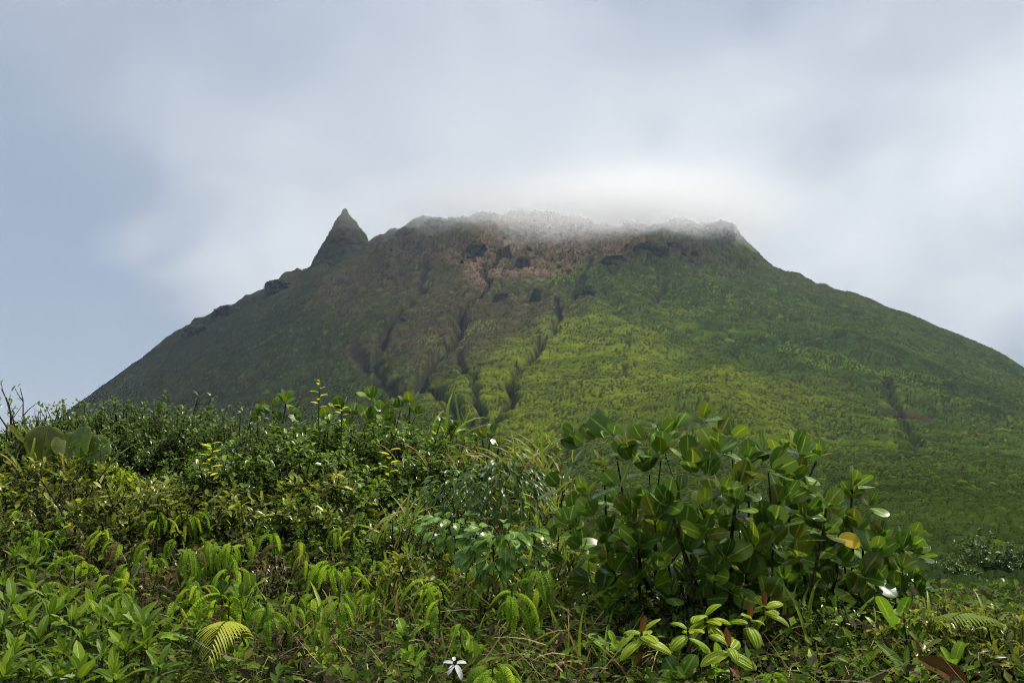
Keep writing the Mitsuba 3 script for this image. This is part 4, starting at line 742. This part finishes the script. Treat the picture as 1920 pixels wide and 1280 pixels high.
v, f, c = leaf(1, .42, .6, .6, .55, .5, 12, (-1, -.66, -.33, -.05, .05, .33, .66, 1), (.034, .021, .009), None, .12)
c *= (.55 + 1.3 * meshkit.fbm(v * np.array([30, 5, 5]), 3, 4))[:, None]; c[np.abs(v[:, 0]) < .02] = (.04, .018, .01)
DL = group('dead_leaf', (v, f, c), 'leaf_matte'); p = at_bank(1722, 1235, .25)
piece(t, 'blade', DL, frame(p, (1, -.55, -.45), (-.3, -.7, .8), .13)); piece(t, 'tip', DL, frame(p, (.1, .1, 1), (.7, -.7, 0), .05))
# ------------------------------------------------------------------ what covers the soil between the plants: nobody could count it
def cover(name, label, n, area, make, seed):
    r = np.random.default_rng(seed); x0, x1, y0, y1 = area
    y = y0 + (y1 - y0) * r.uniform(0, 1, n) ** 1.3; x = y * r.uniform(x0, x1, n)
    z = ground_z(x, y); V, F, C = make(r, x, y, z)
    scene[name] = mikit.ply((V, F), 'leaf_matte' if name != 'dry_litter' else 'dry_stalk', smooth=False, color=np.clip(C, 0, .85)); labels[name] = {'label': label, 'kind': 'stuff'}
def strips(r, base, d, L, w, col, bend, seg=3):
    n = len(base); side = unit(np.cross(d, r.normal(0, 1, (n, 3)))); P, V = [], []
    for k in range(seg + 1):
        t = k / seg; c = base + d * (L * t)[:, None] - np.array([0, 0, 1.0]) * (bend * L * t * t)[:, None]; ww = (w * (1 - t ** 2) + .0006)[:, None] * .5
        V += [c - side * ww, c + side * ww]
    V = np.stack(V, 1); q = np.arange(n)[:, None] * (2 * seg + 2)
    F = np.concatenate([np.concatenate([q + [2 * k, 2 * k + 1, 2 * k + 3], q + [2 * k, 2 * k + 3, 2 * k + 2]]) for k in range(seg)])
    return V.reshape(-1, 3), F, np.repeat(col, 2 * seg + 2, 0)
def under(r, x, y, z):
    n = len(x); h = r.uniform(0, 1, n) ** 1.2 * .24; a = r.uniform(0, 6.28, n); el = r.uniform(-.2, 1.0, n)
    d = np.stack([np.cos(a) * np.cos(el), np.sin(a) * np.cos(el), np.sin(el)], -1); L = r.uniform(.015, .05, n)
    kind = r.uniform(0, 1, n)[:, None]; col = np.where(kind < .55, [.075, .130, .018], np.where(kind < .8, [.15, .22, .024], np.where(kind < .92, [.08, .06, .036], [.20, .20, .04]))) * r.uniform(.6, 1.4, (n, 1))
    s = unit(np.cross(d, r.normal(0, .5, (n, 3)) + np.array([0, 0, 1.0]))); b = np.stack([x, y, z + h], -1); w = (L * r.uniform(.18, .32, n))[:, None]; L = L[:, None]
    up = np.cross(s, d); V = np.stack([b, b + d * L * .5 + s * w + up * w * .3, b + d * L, b + d * L * .5 - s * w + up * w * .3, ], 1)
    q = np.arange(n)[:, None] * 4
    return V.reshape(-1, 3), np.concatenate([q + [0, 1, 2], q + [0, 2, 3]]), np.repeat(col, 4, 0)
cover('undergrowth', 'low green undergrowth filling the gaps between the plants of the bank', 85000, (-.72, .72, 1.55, 6.4), under, 71)
def grass(r, x, y, z):
    n = len(x); d = unit(np.stack([r.normal(.15, .45, n), r.normal(-.1, .4, n), r.uniform(.5, 1.2, n)], -1)); kind = r.uniform(0, 1, n)[:, None]
    col = np.where(kind < .7, [.18, .28, .03], [.38, .31, .14]) * r.uniform(.7, 1.3, (n, 1))
    return strips(r, np.stack([x, y, z], -1), d, r.uniform(.08, .30, n), r.uniform(.002, .006, n), col, r.uniform(.1, .7, n), 4)
cover('grass', 'thin green grass threaded through the plants at the bottom', 9000, (-.45, .66, 1.6, 3.4), grass, 72)
cover('grass_of_the_ridge', 'thin grass between the shrubs of the upper bank', 3000, (-.66, .3, 3.2, 6.3), grass, 74)
def litter(r, x, y, z):
    n = len(x); d = unit(np.stack([r.normal(0, 1, n), r.normal(0, 1, n), r.normal(.15, .5, n)], -1)); kind = r.uniform(0, 1, n)[:, None]
    col = np.where(kind < .45, [.45, .35, .20], np.where(kind < .8, [.24, .15, .09], [.10, .09, .085])) * r.uniform(.6, 1.3, (n, 1))
    return strips(r, np.stack([x, y, z + r.uniform(0, .24, n)], -1), d, r.uniform(.04, .20, n), r.uniform(.001, .0032, n), col, r.uniform(-.2, .8, n), 3)
cover('dry_litter', 'dry straw and dead stalks lying between the plants at the bottom', 4200, (-.30, .62, 1.55, 3.2), litter, 73)
cover('dry_stalks', 'dead grey stalks in the shade under the ferns of the left bank', 3000, (-.66, .1, 2.4, 4.6), litter, 75)
